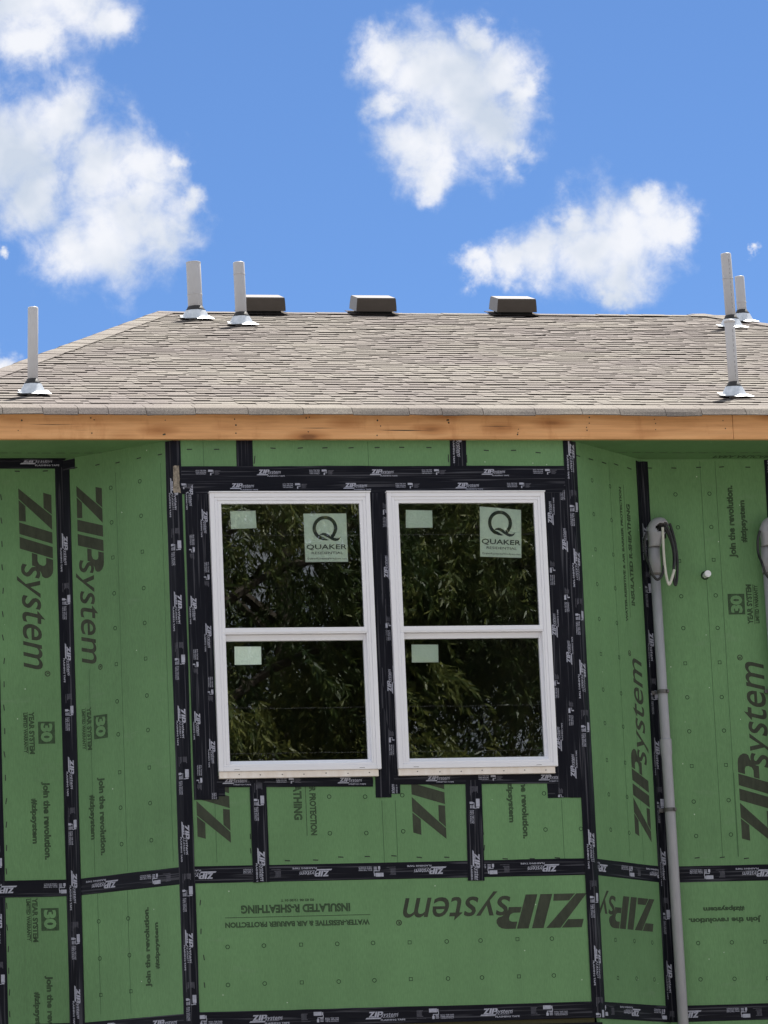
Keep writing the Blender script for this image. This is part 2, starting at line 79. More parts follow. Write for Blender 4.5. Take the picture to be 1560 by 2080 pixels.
def build_world():
    out = N(wn, 'ShaderNodeOutputWorld')
    sky = N(wn, 'ShaderNodeTexSky', sky_type='NISHITA', sun_disc=False)
    sky.sun_elevation = SUN_EL
    sky.sun_rotation = SUN_AZ
    sky.air_density = 0.7
    sky.dust_density = 0.0
    sky.ozone_density = 10.0
    bg = N(wn, 'ShaderNodeBackground')
    bg.inputs[1].default_value = SKY_STRENGTH
    wl.new(sky.outputs[0], bg.inputs[0])
    tc = N(wn, 'ShaderNodeTexCoord')
    # domain warp so that the cloud edges curl
    nz = N(wn, 'ShaderNodeTexNoise')
    setin(nz, Scale=55.0, Detail=6.0, Roughness=0.62)
    wl.new(tc.outputs['Generated'], nz.inputs['Vector'])
    sub = N(wn, 'ShaderNodeVectorMath', operation='SUBTRACT')
    sub.inputs[1].default_value = (0.5, 0.5, 0.5)
    wl.new(nz.outputs['Color'], sub.inputs[0])
    scl = N(wn, 'ShaderNodeVectorMath', operation='SCALE')
    scl.inputs['Scale'].default_value = 0.021
    wl.new(sub.outputs[0], scl.inputs[0])
    add = N(wn, 'ShaderNodeVectorMath', operation='ADD')
    wl.new(tc.outputs['Generated'], add.inputs[0])
    wl.new(scl.outputs[0], add.inputs[1])
    last = None
    for (x, y, z, r) in CLOUD:
        ds = N(wn, 'ShaderNodeVectorMath', operation='DISTANCE')
        ds.inputs[1].default_value = (x, y, z)
        wl.new(add.outputs[0], ds.inputs[0])
        m = N(wn, 'ShaderNodeMath', operation='MULTIPLY_ADD')
        m.inputs[1].default_value = -1.0 / (r * 1.04)
        m.inputs[2].default_value = 1.0
        wl.new(ds.outputs['Value'], m.inputs[0])
        if last is None:
            last = m.outputs[0]
        else:
            mx = N(wn, 'ShaderNodeMath', operation='SMOOTH_MAX')
            mx.inputs[2].default_value = 0.25
            wl.new(last, mx.inputs[0])
            wl.new(m.outputs[0], mx.inputs[1])
            last = mx.outputs[0]
    # clouds over the rest of the sky, thickened out of view for fill light
    cd = N(wn, 'ShaderNodeVectorMath', operation='DISTANCE')
    cd.inputs[1].default_value = SKYC
    wl.new(tc.outputs['Generated'], cd.inputs[0])
    far = N(wn, 'ShaderNodeMapRange')
    setin(far, From_Min=0.13, From_Max=0.24, To_Min=-2.0, To_Max=0.0)
    wl.new(cd.outputs['Value'], far.inputs['Value'])
    n2 = N(wn, 'ShaderNodeTexNoise')
    setin(n2, Scale=6.0, Detail=3.0, Roughness=0.5)
    wl.new(tc.outputs['Generated'], n2.inputs['Vector'])
    m2 = N(wn, 'ShaderNodeMapRange')
    setin(m2, From_Min=0.31, From_Max=0.48, To_Min=-0.4, To_Max=0.9)
    wl.new(n2.outputs['Fac'], m2.inputs['Value'])
    a2 = N(wn, 'ShaderNodeMath', operation='ADD')
    wl.new(far.outputs[0], a2.inputs[0])
    wl.new(m2.outputs[0], a2.inputs[1])
    mx = N(wn, 'ShaderNodeMath', operation='MAXIMUM')
    wl.new(last, mx.inputs[0])
    wl.new(a2.outputs[0], mx.inputs[1])
    # wispy break-up
    n3 = N(wn, 'ShaderNodeTexNoise')
    setin(n3, Scale=95.0, Detail=9.0, Roughness=0.6, Distortion=0.35)
    wl.new(tc.outputs['Generated'], n3.inputs['Vector'])
    w3 = N(wn, 'ShaderNodeMath', operation='MULTIPLY_ADD')
    w3.inputs[1].default_value = 1.2
    w3.inputs[2].default_value = -0.54
    wl.new(n3.outputs['Fac'], w3.inputs[0])
    dn = N(wn, 'ShaderNodeMath', operation='ADD')
    wl.new(mx.outputs[0], dn.inputs[0])
    wl.new(w3.outputs[0], dn.inputs[1])
    fac = N(wn, 'ShaderNodeMapRange', interpolation_type='SMOOTHERSTEP')
    setin(fac, From_Min=-0.12, From_Max=0.95, To_Min=0.0, To_Max=0.96)
    wl.new(dn.outputs[0], fac.inputs['Value'])
    # thicker parts whiter, thin parts bluer, soft grey hollows
    n4 = N(wn, 'ShaderNodeTexNoise')
    setin(n4, Scale=42.0, Detail=4.0, Roughness=0.5)
    wl.new(tc.outputs['Generated'], n4.inputs['Vector'])
    sh = N(wn, 'ShaderNodeMapRange')
    setin(sh, From_Min=0.34, From_Max=0.56, To_Min=0.0, To_Max=1.0)
    wl.new(n4.outputs['Fac'], sh.inputs['Value'])
    mixc = N(wn, 'ShaderNodeMix', data_type='RGBA')
    mixc.inputs[6].default_value = (0.66, 0.735, 0.85, 1)
    mixc.inputs[7].default_value = (0.97, 0.985, 1.03, 1)
    wl.new(sh.outputs[0], mixc.inputs[0])
    bgc = N(wn, 'ShaderNodeBackground')
    bgc.inputs[1].default_value = CLOUD_STRENGTH
    wl.new(mixc.outputs[2], bgc.inputs[0])
    ms = N(wn, 'ShaderNodeMixShader')
    wl.new(fac.outputs[0], ms.inputs[0])
    wl.new(bg.outputs[0], ms.inputs[1])
    wl.new(bgc.outputs[0], ms.inputs[2])
    wl.new(ms.outputs[0], out.inputs[0])


SKY_STRENGTH = 0.05
CLOUD_STRENGTH = 0.36
build_world()
sc.view_settings.view_transform = 'Standard'
sc.view_settings.look = 'None'
sc.view_settings.exposure = 1.42
sc.view_settings.gamma = 1.0
sc.view_settings.use_curve_mapping = False
sc.cycles.use_denoising = True
sc.cycles.max_bounces = 8
sc.cycles.transparent_max_bounces = 12
sc.cycles.sample_clamp_indirect = 6.0


# ------------------------------------------------------------------ helpers
def empty(name, loc=(0, 0, 0)):
    o = bpy.data.objects.new(name, None)
    col.objects.link(o)
    o.location = loc
    return o


def tag(o, label=None, cat=None, group=None, kind=None):
    if label: o['label'] = label
    if cat: o['category'] = cat
    if group: o['group'] = group
    if kind: o['kind'] = kind
    return o


def mesh_from(name, V, F, mats, parent=None, smooth=False, mi=None, loc=None):
    me = bpy.data.meshes.new(name)
    me.from_pydata([tuple(v) for v in V], [], F)
    for m in (mats if isinstance(mats, (list, tuple)) else [mats]):
        me.materials.append(m)
    if mi is not None:
        me.polygons.foreach_set('material_index', mi)
    if smooth:
        me.polygons.foreach_set('use_smooth', [True] * len(me.polygons))
    me.update()
    o = bpy.data.objects.new(name, me)
    col.objects.link(o)
    if parent: o.parent = parent
    if loc is not None: o.location = loc
    return o


def link_mesh(name, me, parent=None):
    o = bpy.data.objects.new(name, me)
    col.objects.link(o)
    if parent: o.parent = parent
    return o


def bm_obj(name, bm, mats, parent=None, smooth=False):
    bmesh.ops.recalc_face_normals(bm, faces=bm.faces)
    me = bpy.data.meshes.new(name)
    bm.to_mesh(me)
    bm.free()
    for m in (mats if isinstance(mats, (list, tuple)) else [mats]):
        me.materials.append(m)
    if smooth:
        me.polygons.foreach_set('use_smooth', [True] * len(me.polygons))
    return link_mesh(name, me, parent)


def add_box(bm, lo, hi, bev=0.0, mi=0, M=None):
    vs = [bm.verts.new((x, y, z)) for x in (lo[0], hi[0]) for y in (lo[1], hi[1]) for z in (lo[2], hi[2])]
    fs = [bm.faces.new([vs[i] for i in q]) for q in
          ((0, 1, 3, 2), (4, 6, 7, 5), (0, 4, 5, 1), (2, 3, 7, 6), (0, 2, 6, 4), (1, 5, 7, 3))]
    for f in fs: f.material_index = mi
    if bev:
        ed = list({e for f in fs for e in f.edges})
        r = bmesh.ops.bevel(bm, geom=ed, offset=bev, segments=2, affect='EDGES', profile=0.7)
        for f in r['faces']: f.material_index = mi
        vs = list({v for f in r['faces'] for v in f.verts} | {v for v in vs if v.is_valid})
    if M is not None:
        bmesh.ops.transform(bm, matrix=M, verts=[v for v in vs if v.is_valid])


def ring_tube(pts, radii, seg=16, cap=True, flat=None):
    """Tube through pts with per-point radius; returns V, F."""
    V, F = [], []
    n = len(pts)
    pts = [Vector(p) for p in pts]
    up = None
    for i, p in enumerate(pts):
        t = (pts[min(i + 1, n - 1)] - pts[max(i - 1, 0)])
        if t.length < 1e-9: t = Vector((0, 0, 1))
        t.normalize()
        if up is None:
            a = Vector((1, 0, 0)) if abs(t.x) < 0.9 else Vector((0, 1, 0))
            up = (a - t * a.dot(t)).normalized()
        else:
            up = (up - t * up.dot(t)).normalized()
        s = t.cross(up)
        for k in range(seg):
            an = 2 * math.pi * k / seg
            V.append(p + (up * math.cos(an) + s * math.sin(an)) * radii[i])
    for i in range(n - 1):
        for k in range(seg):
            a, b = i * seg + k, i * seg + (k + 1) % seg
            F.append((a, b, b + seg, a + seg))
    if cap:
        F.append(tuple(range(seg - 1, -1, -1)))
        F.append(tuple(range((n - 1) * seg, n * seg)))
    return V, F


def merge(parts):
    V, F = [], []
    for v, f in parts:
        k = len(V)
        V += list(v)
        F += [tuple(i + k for i in q) for q in f]
    return V, F


def catmull(pts, n=6):
    P_ = [Vector(p) for p in pts]
    out = []
    for i in range(len(P_) - 1):
        p0, p1, p2, p3 = P_[max(i - 1, 0)], P_[i], P_[i + 1], P_[min(i + 2, len(P_) - 1)]
        for j in range(n):
            t = j / n
            out.append(0.5 * ((2 * p1) + (p2 - p0) * t + (2 * p0 - 5 * p1 + 4 * p2 - p3) * t * t + (3 * p1 - p0 - 3 * p2 + p3) * t ** 3))
    out.append(P_[-1])
    return out


# ------------------------------------------------------------------ materials
def mat(name, base, rough=0.6, metal=0.0, spec=0.5):
    m = bpy.data.materials.new(name)
    m.use_nodes = True
    b = m.node_tree.nodes['Principled BSDF']
    b.inputs['Base Color'].default_value = (*base, 1)
    b.inputs['Roughness'].default_value = rough
    b.inputs['Metallic'].default_value = metal
    b.inputs['Specular IOR Level'].default_value = spec
    return m, m.node_tree.nodes, m.node_tree.links, b


def ramp(nodes, stops):
    r = N(nodes, 'ShaderNodeValToRGB')
    e = r.color_ramp.elements
    e[0].position, e[0].color = stops[0][0], (*stops[0][1], 1)
    e[1].position, e[1].color = stops[-1][0], (*stops[-1][1], 1)
    for p, c in stops[1:-1]:
        x = e.new(p)
        x.color = (*c, 1)
    return r


def tex(nodes, links, kind='Object', scale=(1, 1, 1)):
    tc = N(nodes, 'ShaderNodeTexCoord')
    mp = N(nodes, 'ShaderNodeMapping')
    mp.inputs['Scale'].default_value = scale
    links.new(tc.outputs[kind], mp.inputs['Vector'])
    return mp.outputs[0]


def noise_tex(nodes, links, vec, scale, detail=4, rough=0.55):
    n = N(nodes, 'ShaderNodeTexNoise')
    setin(n, Scale=scale, Detail=detail, Roughness=rough)
    links.new(vec, n.inputs['Vector'])
    return n.outputs['Fac']


def bump(nodes, links, b, h, strength, dist):
    bp = N(nodes, 'ShaderNodeBump')
    bp.inputs['Strength'].default_value = strength
    bp.inputs['Distance'].default_value = dist
    links.new(h, bp.inputs['Height'])
    links.new(bp.outputs[0], b.inputs['Normal'])


def mixrgb(nodes, links, fac, a, b_, blend='MIX'):
    m = N(nodes, 'ShaderNodeMix', data_type='RGBA', blend_type=blend)
    for s, v in ((0, fac), (6, a), (7, b_)):
        if hasattr(v, 'node') or hasattr(v, 'links'):
            links.new(v, m.inputs[s])
        else:
            m.inputs[s].default_value = v if s == 0 else (*v, 1)
    return m.outputs[2]


def m_sheathing(name, base):
    m, n, l, b = mat(name, base, 0.62, 0, 0.3)
    v = tex(n, l)
    f1 = noise_tex(n, l, v, 1.6, 5, 0.6)
    c1 = ramp(n, [(0.3, tuple(x * 0.90 for x in base)), (0.7, tuple(x * 1.08 for x in base))])
    l.new(f1, c1.inputs[0])
    oi = N(n, 'ShaderNodeObjectInfo')
    ov = ramp(n, [(0.0, (0.93, 0.93, 0.92)), (1.0, (1.06, 1.05, 1.04))])
    l.new(oi.outputs['Random'], ov.inputs[0])
    # fine overlay-paper fibre
    v2 = tex(n, l, 'Object', (160, 160, 30))
    f2 = noise_tex(n, l, v2, 1.0, 3, 0.6)
    c2 = ramp(n, [(0.35, (0.90, 0.90, 0.90)), (0.65, (1.06, 1.06, 1.06))])
    l.new(f2, c2.inputs[0])
    cc = mixrgb(n, l, 1.0, c1.outputs[0], c2.outputs[0], 'MULTIPLY')
    cc = mixrgb(n, l, 1.0, cc, ov.outputs[0], 'MULTIPLY')
    # rain runs
    vr = tex(n, l, 'Object', (11, 11, 0.5))
    fr_ = noise_tex(n, l, vr, 1.0, 5, 0.6)
    cr_ = ramp(n, [(0.36, (0.955, 0.955, 0.955)), (0.5, (1, 1, 1)), (0.68, (1.025, 1.025, 1.025))])
    l.new(fr_, cr_.inputs[0])
    cc = mixrgb(n, l, 1.0, cc, cr_.outputs[0], 'MULTIPLY')
    # scuffs: a few pale rubbed streaks
    v3 = tex(n, l, 'Object', (2.2, 2.2, 9))
    f3 = noise_tex(n, l, v3, 1.3, 7, 0.7)
    c3 = ramp(n, [(0.60, (0, 0, 0)), (0.78, (0.30, 0.30, 0.30))])
    l.new(f3, c3.inputs[0])
    cc = mixrgb(n, l, c3.outputs[0], cc, (0.20, 0.27, 0.19))
    # paint and dust specks
    vo = N(n, 'ShaderNodeTexVoronoi', feature='F1')
    setin(vo, Scale=9.0, Randomness=1.0)
    l.new(v, vo.inputs['Vector'])
    lt = N(n, 'ShaderNodeMath', operation='LESS_THAN')
    lt.inputs[1].default_value = 0.030
    l.new(vo.outputs['Distance'], lt.inputs[0])
    cc = mixrgb(n, l, lt.outputs[0], cc, (0.45, 0.55, 0.42))
    l.new(cc, b.inputs['Base Color'])
    bump(n, l, b, f2, 0.12, 0.002)
    return m


GREEN = (0.127, 0.256, 0.113)
M_green = m_sheathing('sheathing_green', GREEN)
M_olive = m_sheathing('board_edge_olive', (0.060, 0.056, 0.022))


def m_ink(name, base, lo, hi, sc_=(25, 25, 25)):
    m, n, l, b = mat(name, base, 0.7, 0, 0.2)
    v = tex(n, l, 'Object', sc_)
    f = noise_tex(n, l, v, 1.0, 5, 0.7)
    c = ramp(n, [(0.35, lo), (0.7, hi)])
    l.new(f, c.inputs[0])
    l.new(c.outputs[0], b.inputs['Base Color'])
    return m


M_ink = m_ink('printed_ink', (0.04, 0.046, 0.032), (0.036, 0.043, 0.03), (0.058, 0.066, 0.046), (30, 30, 9))
M_ink2 = m_ink('printed_small_ink', (0.04, 0.06, 0.032), (0.030, 0.052, 0.028), (0.062, 0.112, 0.055), (70, 70, 70))
M_ring = m_ink('printed_fastener_ring', (0.03, 0.06, 0.03), (0.016, 0.036, 0.018), (0.035, 0.07, 0.035), (40, 40, 40))
M_line = m_ink('printed_guide_line', (0.06, 0.12, 0.055), (0.055, 0.115, 0.05), (0.075, 0.16, 0.075), (10, 10, 3))
M_nail = mat('nail_head', (0.012, 0.022, 0.012), 0.5)[0]


def m_tape():
    base = (0.0055, 0.006, 0.0115)
    m, n, l, b = mat('flashing_tape_film', base, 0.34, 0, 0.13)
    v = tex(n, l, 'UV')
    v1 = tex(n, l, 'UV', (1.6, 26, 1))
    f1 = noise_tex(n, l, v1, 1.0, 4, 0.55)
    v2 = tex(n, l, 'UV', (9, 60, 1))
    f2 = noise_tex(n, l, v2, 1.0, 3, 0.6)
    ad = N(n, 'ShaderNodeMath', operation='MULTIPLY_ADD')
    ad.inputs[1].default_value = 0.35
    l.new(f2, ad.inputs[0])
    l.new(f1, ad.inputs[2])
    bump(n, l, b, ad.outputs[0], 0.75, 0.004)
    f3 = noise_tex(n, l, tex(n, l, 'UV', (3, 14, 1)), 1.0, 6, 0.65)
    c = ramp(n, [(0.35, base), (0.66, (0.009, 0.0095, 0.015)), (0.84, (0.035, 0.035, 0.042))])
    l.new(f3, c.inputs[0])
    l.new(c.outputs[0], b.inputs['Base Color'])
    f5 = noise_tex(n, l, tex(n, l, 'UV', (1.7, 85, 1)), 1.0, 2, 0.5)  # glare streaks along the film, painted into the base colour
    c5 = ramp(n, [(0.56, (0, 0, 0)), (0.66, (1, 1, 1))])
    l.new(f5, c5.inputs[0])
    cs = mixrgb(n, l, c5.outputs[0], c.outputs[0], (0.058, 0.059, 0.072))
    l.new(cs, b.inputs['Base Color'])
    r = ramp(n, [(0.3, (0.28,) * 3), (0.7, (0.5,) * 3)])
    l.new(f2, r.inputs[0])
    l.new(r.outputs[0], b.inputs['Roughness'])
    return m


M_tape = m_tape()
M_tprint = m_ink('tape_print', (0.4, 0.41, 0.5), (0.30, 0.31, 0.38), (0.46, 0.47, 0.56), (60, 60, 60))
M_tfaint = m_ink('tape_print_faint', (0.1, 0.1, 0.12), (0.07, 0.07, 0.09), (0.14, 0.14, 0.17), (60, 60, 60))


def m_fascia():
    m, n, l, b = mat('fresh_sawn_pine', (0.5, 0.25, 0.1), 0.6, 0, 0.3)
    v = tex(n, l, 'Object', (0.7, 8, 8))
    w = N(n, 'ShaderNodeTexNoise')
    setin(w, Scale=2.6, Detail=6.0, Roughness=0.62, Distortion=0.4)
    l.new(v, w.inputs['Vector'])
    c = ramp(n, [(0.25, (0.60, 0.30, 0.125)), (0.5, (0.77, 0.405, 0.18)), (0.75, (0.84, 0.48, 0.23))])
    l.new(w.outputs['Fac'], c.inputs[0])
    v2 = tex(n, l, 'Object', (1.3, 60, 60))
    f2 = noise_tex(n, l, v2, 1.0, 4, 0.6)
    c2 = ramp(n, [(0.3, (0.86, 0.83, 0.8)), (0.62, (1.03, 1.03, 1.03))])
    l.new(f2, c2.inputs[0])
    cc = mixrgb(n, l, 1.0, c.outputs[0], c2.outputs[0], 'MULTIPLY')
    # knots: cells stretched along the board
    vk = tex(n, l, 'Object', (2.3, 0.0, 7.5))
    vo = N(n, 'ShaderNodeTexVoronoi', feature='F1')
    setin(vo, Scale=1.0)
    l.new(vk, vo.inputs['Vector'])
    ck = ramp(n, [(0.07, (0.26, 0.18, 0.13)), (0.15, (0.66, 0.55, 0.45)), (0.34, (1, 1, 1))])
    l.new(vo.outputs['Distance'], ck.inputs[0])
    cc = mixrgb(n, l, 0.85, cc, ck.outputs[0], 'MULTIPLY')
    # drying cracks and pitch streaks
    vc = tex(n, l, 'Object', (1.1, 30, 30))
    fc = noise_tex(n, l, vc, 1.4, 3, 0.5)
    kc = ramp(n, [(0.70, (1, 1, 1)), (0.745, (0.35, 0.26, 0.2)), (0.79, (1, 1, 1))])
    l.new(fc, kc.inputs[0])
    cc = mixrgb(n, l, 0.7, cc, kc.outputs[0], 'MULTIPLY')
    vs = tex(n, l, 'Object', (9, 3.2, 3.2))
    fs = noise_tex(n, l, vs, 1.0, 5, 0.65)
    ks = ramp(n, [(0.56, (1, 1, 1)), (0.70, (0.72, 0.58, 0.47))])
    l.new(fs, ks.inputs[0])
    cc = mixrgb(n, l, 0.45, cc, ks.outputs[0], 'MULTIPLY')
    l.new(cc, b.inputs['Base Color'])
    bump(n, l, b, f2, 0.25, 0.003)
    return m


M_fascia = m_fascia()


def m_shingle():
    m, n, l, b = mat('asphalt_shingle', (0.15, 0.13, 0.115), 0.93, 0, 0.2)
    oi = N(n, 'ShaderNodeObjectInfo')
    at = N(n, 'ShaderNodeAttribute', attribute_name='tone')
    mx = N(n, 'ShaderNodeMath', operation='MULTIPLY_ADD')
    mx.inputs[1].default_value = 0.18
    l.new(oi.outputs['Random'], mx.inputs[0])
    l.new(at.outputs['Fac'], mx.inputs[2])
    c = ramp(n, [(0.0, (0.108, 0.096, 0.090)), (0.35, (0.136, 0.123, 0.115)), (0.65, (0.154, 0.142, 0.133)),
                 (0.9, (0.168, 0.153, 0.139)), (1.0, (0.175, 0.160, 0.147))])
    l.new(mx.outputs[0], c.inputs[0])
    v = tex(n, l, 'Object')
    f = noise_tex(n, l, v, 230.0, 3, 0.8)
    g = ramp(n, [(0.3, (0.45, 0.44, 0.44)), (0.5, (1, 1, 1)), (0.68, (1.55, 1.52, 1.48))])
    l.new(f, g.inputs[0])
    f6 = noise_tex(n, l, v, 105.0, 2, 0.7)
    g6 = ramp(n, [(0.32, (0.68, 0.67, 0.67)), (0.5, (1, 1, 1)), (0.66, (1.3, 1.29, 1.27))])
    l.new(f6, g6.inputs[0])
    cc = mixrgb(n, l, 1.0, c.outputs[0], g.outputs[0], 'MULTIPLY')
    cc = mixrgb(n, l, 0.8, cc, g6.outputs[0], 'MULTIPLY')
    ge = N(n, 'ShaderNodeNewGeometry')
    mp = N(n, 'ShaderNodeMapping')
    mp.inputs['Scale'].default_value = (1.3, 1.3, 1.3)
    l.new(ge.outputs['Position'], mp.inputs[0])
    f4 = noise_tex(n, l, mp.outputs[0], 1.0, 3, 0.5)
    g4 = ramp(n, [(0.35, (0.88, 0.84, 0.86)), (0.65, (1.08, 1.08, 1.03))])
    l.new(f4, g4.inputs[0])
    cc = mixrgb(n, l, 1.0, cc, g4.outputs[0], 'MULTIPLY')
    l.new(cc, b.inputs['Base Color'])
    bump(n, l, b, f, 0.5, 0.002)
    return m


M_shingle = m_shingle()
M_deck = mat('roof_deck_felt', (0.05, 0.05, 0.05), 0.9)[0]


def m_noisy(name, lo, hi, scale, rough, metal=0.0, bmp=0.0, spec=0.5, stretch=(1, 1, 1)):
    m, n, l, b = mat(name, lo, rough, metal, spec)
    v = tex(n, l, 'Object', stretch)
    f = noise_tex(n, l, v, scale, 5, 0.6)
    c = ramp(n, [(0.3, lo), (0.7, hi)])
    l.new(f, c.inputs[0])
    l.new(c.outputs[0], b.inputs['Base Color'])
    if bmp: bump(n, l, b, f, bmp, 0.003)
    return m


M_edge = m_noisy('shingle_cut_edge', (0.022, 0.019, 0.017), (0.045, 0.039, 0.035), 60, 0.95)
M_vinyl = m_noisy('white_vinyl', (0.80, 0.805, 0.86), (0.825, 0.83, 0.88), 3, 0.38, 0, 0.0, 0.4, (1, 1, 1))
M_cream = m_noisy('cream_sill_nosing', (0.76, 0.68, 0.61), (0.87, 0.82, 0.77), 9, 0.5, 0, 0.05, 0.3, (3, 1, 1))
M_pvc = m_noisy('grey_white_pvc', (0.50, 0.495, 0.505), (0.535, 0.53, 0.54), 14, 0.42, 0, 0.0, 0.4, (1, 1, 1))
M_pline = mat('pipe_print', (0.30, 0.30, 0.31), 0.6)[0]
M_conduit = m_noisy('grey_conduit_pvc', (0.31, 0.31, 0.345), (0.36, 0.36, 0.39), 16, 0.45, 0, 0.03, 0.4, (3, 3, 0.6))
M_galv = m_noisy('galvanised_metal', (0.50, 0.54, 0.57), (0.72, 0.75, 0.78), 30, 0.36, 0.85, 0.08, 0.5)
M_plate = m_noisy('weathered_galvanised_plate', (0.30, 0.32, 0.34), (0.42, 0.44, 0.46), 30, 0.55, 0.6, 0.05)
M_rubber = m_noisy('black_rubber', (0.012, 0.012, 0.013), (0.022, 0.021, 0.02), 20, 0.55)
M_wire = m_noisy('black_cable_jacket', (0.012, 0.012, 0.014), (0.022, 0.022, 0.025), 20, 0.42)
M_white_tape = m_noisy('white_cable_tape', (0.48, 0.48, 0.42), (0.58, 0.57, 0.52), 40, 0.5, 0, 0.1)
M_vent = m_noisy('brown_painted_vent', (0.068, 0.055, 0.046), (0.086, 0.070, 0.060), 8, 0.36, 0.0, 0.05, 0.5)
M_flange = m_noisy('brown_vent_flange', (0.04, 0.033, 0.029), (0.055, 0.045, 0.04), 9, 0.9, 0, 0, 0.1)
M_dark = mat('dark_gap', (0.006, 0.006, 0.006), 0.9)[0]
M_steel = m_noisy('strap_steel', (0.10, 0.10, 0.10), (0.16, 0.15, 0.15), 30, 0.45, 0.5)
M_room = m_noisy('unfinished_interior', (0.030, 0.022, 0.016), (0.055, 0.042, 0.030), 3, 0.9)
M_stick = m_noisy('label_film', (0.80, 0.90, 0.82), (0.86, 0.94, 0.87), 6, 0.4)
M_navy = m_noisy('label_navy_ink', (0.010, 0.022, 0.032), (0.02, 0.034, 0.045), 40, 0.5)
M_patch = m_noisy('torn_paper_backing', (0.10, 0.085, 0.065), (0.36, 0.31, 0.25), 55, 0.9, 0, 0.4)
M_ground = m_noisy('construction_dirt', (0.060, 0.052, 0.040), (0.105, 0.09, 0.07), 0.6, 0.95, 0, 0.4)
M_bark = m_noisy('bark', (0.035, 0.028, 0.022), (0.075, 0.062, 0.05), 9, 0.9, 0, 0.6, 0.3, (3, 3, 0.6))
M_cable = mat('line_wire', (0.05, 0.05, 0.055), 0.7)[0]
M_pole = m_noisy('creosote_pole', (0.06, 0.045, 0.035), (0.11, 0.085, 0.06), 6, 0.85, 0, 0.3, 0.3, (3, 3, 0.4))


def m_leaf():
    m, n, l, b = mat('narrow_leaf', (0.05, 0.085, 0.02), 0.45, 0, 0.4)
    at = N(n, 'ShaderNodeAttribute', attribute_name='tone')
    c = ramp(n, [(0.0, (0.020, 0.042, 0.012)), (0.45, (0.055, 0.085, 0.020)), (1.0, (0.19, 0.195, 0.05))])
    l.new(at.outputs['Fac'], c.inputs[0])
    l.new(c.outputs[0], b.inputs['Base Color'])
    tr = N(n, 'ShaderNodeBsdfTranslucent')
    l.new(c.outputs[0], tr.inputs[0])
    ms = N(n, 'ShaderNodeMixShader')
    ms.inputs[0].default_value = 0.3
    out = n['Material Output']
    l.new(b.outputs[0], ms.inputs[1])
    l.new(tr.outputs[0], ms.inputs[2])
    l.new(ms.outputs[0], out.inputs[0])
    return m


M_leaf = m_leaf()


def m_glass():
    m = bpy.data.materials.new('window_glass')
    m.use_nodes = True
    n, l = m.node_tree.nodes, m.node_tree.links
    n.clear()
    out = N(n, 'ShaderNodeOutputMaterial')
    tr = N(n, 'ShaderNodeBsdfTransparent')
    tr.inputs[0].default_value = (0.93, 0.965, 0.94, 1)
    gl = N(n, 'ShaderNodeBsdfGlossy')
    gl.inputs['Color'].default_value = (0.92, 0.97, 0.98, 1)
    gl.inputs['Roughness'].default_value = 0.0
    v = tex(n, l, 'Object')
    f = noise_tex(n, l, v, 2.6, 2, 0.5)
    bp = N(n, 'ShaderNodeBump')
    bp.inputs['Strength'].default_value = 0.007
    bp.inputs['Distance'].default_value = 0.01
    l.new(f, bp.inputs['Height'])
    l.new(bp.outputs[0], gl.inputs['Normal'])
    fr = N(n, 'ShaderNodeFresnel')
    fr.inputs['IOR'].default_value = 1.5
    mu = N(n, 'ShaderNodeMath', operation='MULTIPLY')
    mu.inputs[1].default_value = GLASS_REFL
    l.new(fr.outputs[0], mu.inputs[0])
    mu.use_clamp = True
    ms = N(n, 'ShaderNodeMixShader')
    l.new(mu.outputs[0], ms.inputs[0])
    l.new(tr.outputs[0], ms.inputs[1])
    l.new(gl.outputs[0], ms.inputs[2])
    l.new(ms.outputs[0], out.inputs[0])
    return m


GLASS_REFL = 3.7
M_glass = m_glass()

# ------------------------------------------------------------------ wall planes
d_, be_ = K['d'], K['be']
FLx, FRx, BLx, BRx, FB = K['FL'], K['FR'], K['BL'], K['BR'], K['fb']
WL_ = d_ / math.sin(be_)
cb, sb = math.cos(be_), math.sin(be_)
PLN = {  # origin, direction along the wall, outward normal
    'F': (Vector((0, 0, 0)), Vector((1, 0, 0)), Vector((0, -1, 0))),
    'B': (Vector((0, d_, 0)), Vector((1, 0, 0)), Vector((0, -1, 0))),
    'L': (Vector((BLx, d_, 0)), Vector((cb, -sb, 0)), Vector((-sb, -cb, 0))),
    'R': (Vector((FRx, 0, 0)), Vector((cb, sb, 0)), Vector((sb, -cb, 0))),
}


def P3(pl, u, z, h=0.0):
    o, t, n = PLN[pl]
    return o + t * u + n * h + Vector((0, 0, z))


# ------------------------------------------------------------------ flat print library: (V Nx2, faces)
_tc = {}


def text_poly(s, bold=0.0, res=3):
    k = (s, bold, res)
    if k in _tc: return _tc[k]
    cu_ = bpy.data.curves.new('lettering_source', 'FONT')
    cu_.body = s
    cu_.offset = bold
    cu_.resolution_u = res
    cu_.fill_mode = 'FRONT'
    ob = bpy.data.objects.new('lettering_source', cu_)
    col.objects.link(ob)
    dg = bpy.context.evaluated_depsgraph_get()
    me = ob.evaluated_get(dg).to_mesh()
    V = np.array([v.co[:2] for v in me.vertices])
    F = [tuple(p.vertices) for p in me.polygons]
    ob.evaluated_get(dg).to_mesh_clear()
    bpy.data.objects.remove(ob)
    bpy.data.curves.remove(cu_)
    _tc[k] = (V, F)
    return V, F


def fit_box(VF, u0, v0, w, h, shear=0.0):
    V, F = VF
    lo, hi = V.min(0), V.max(0)
    W = (V - lo) / np.maximum(hi - lo, 1e-9)
    U = np.empty_like(W)
    U[:, 1] = v0 + W[:, 1] * h
    U[:, 0] = u0 + W[:, 0] * w + shear * (U[:, 1] - v0)
    return U, F


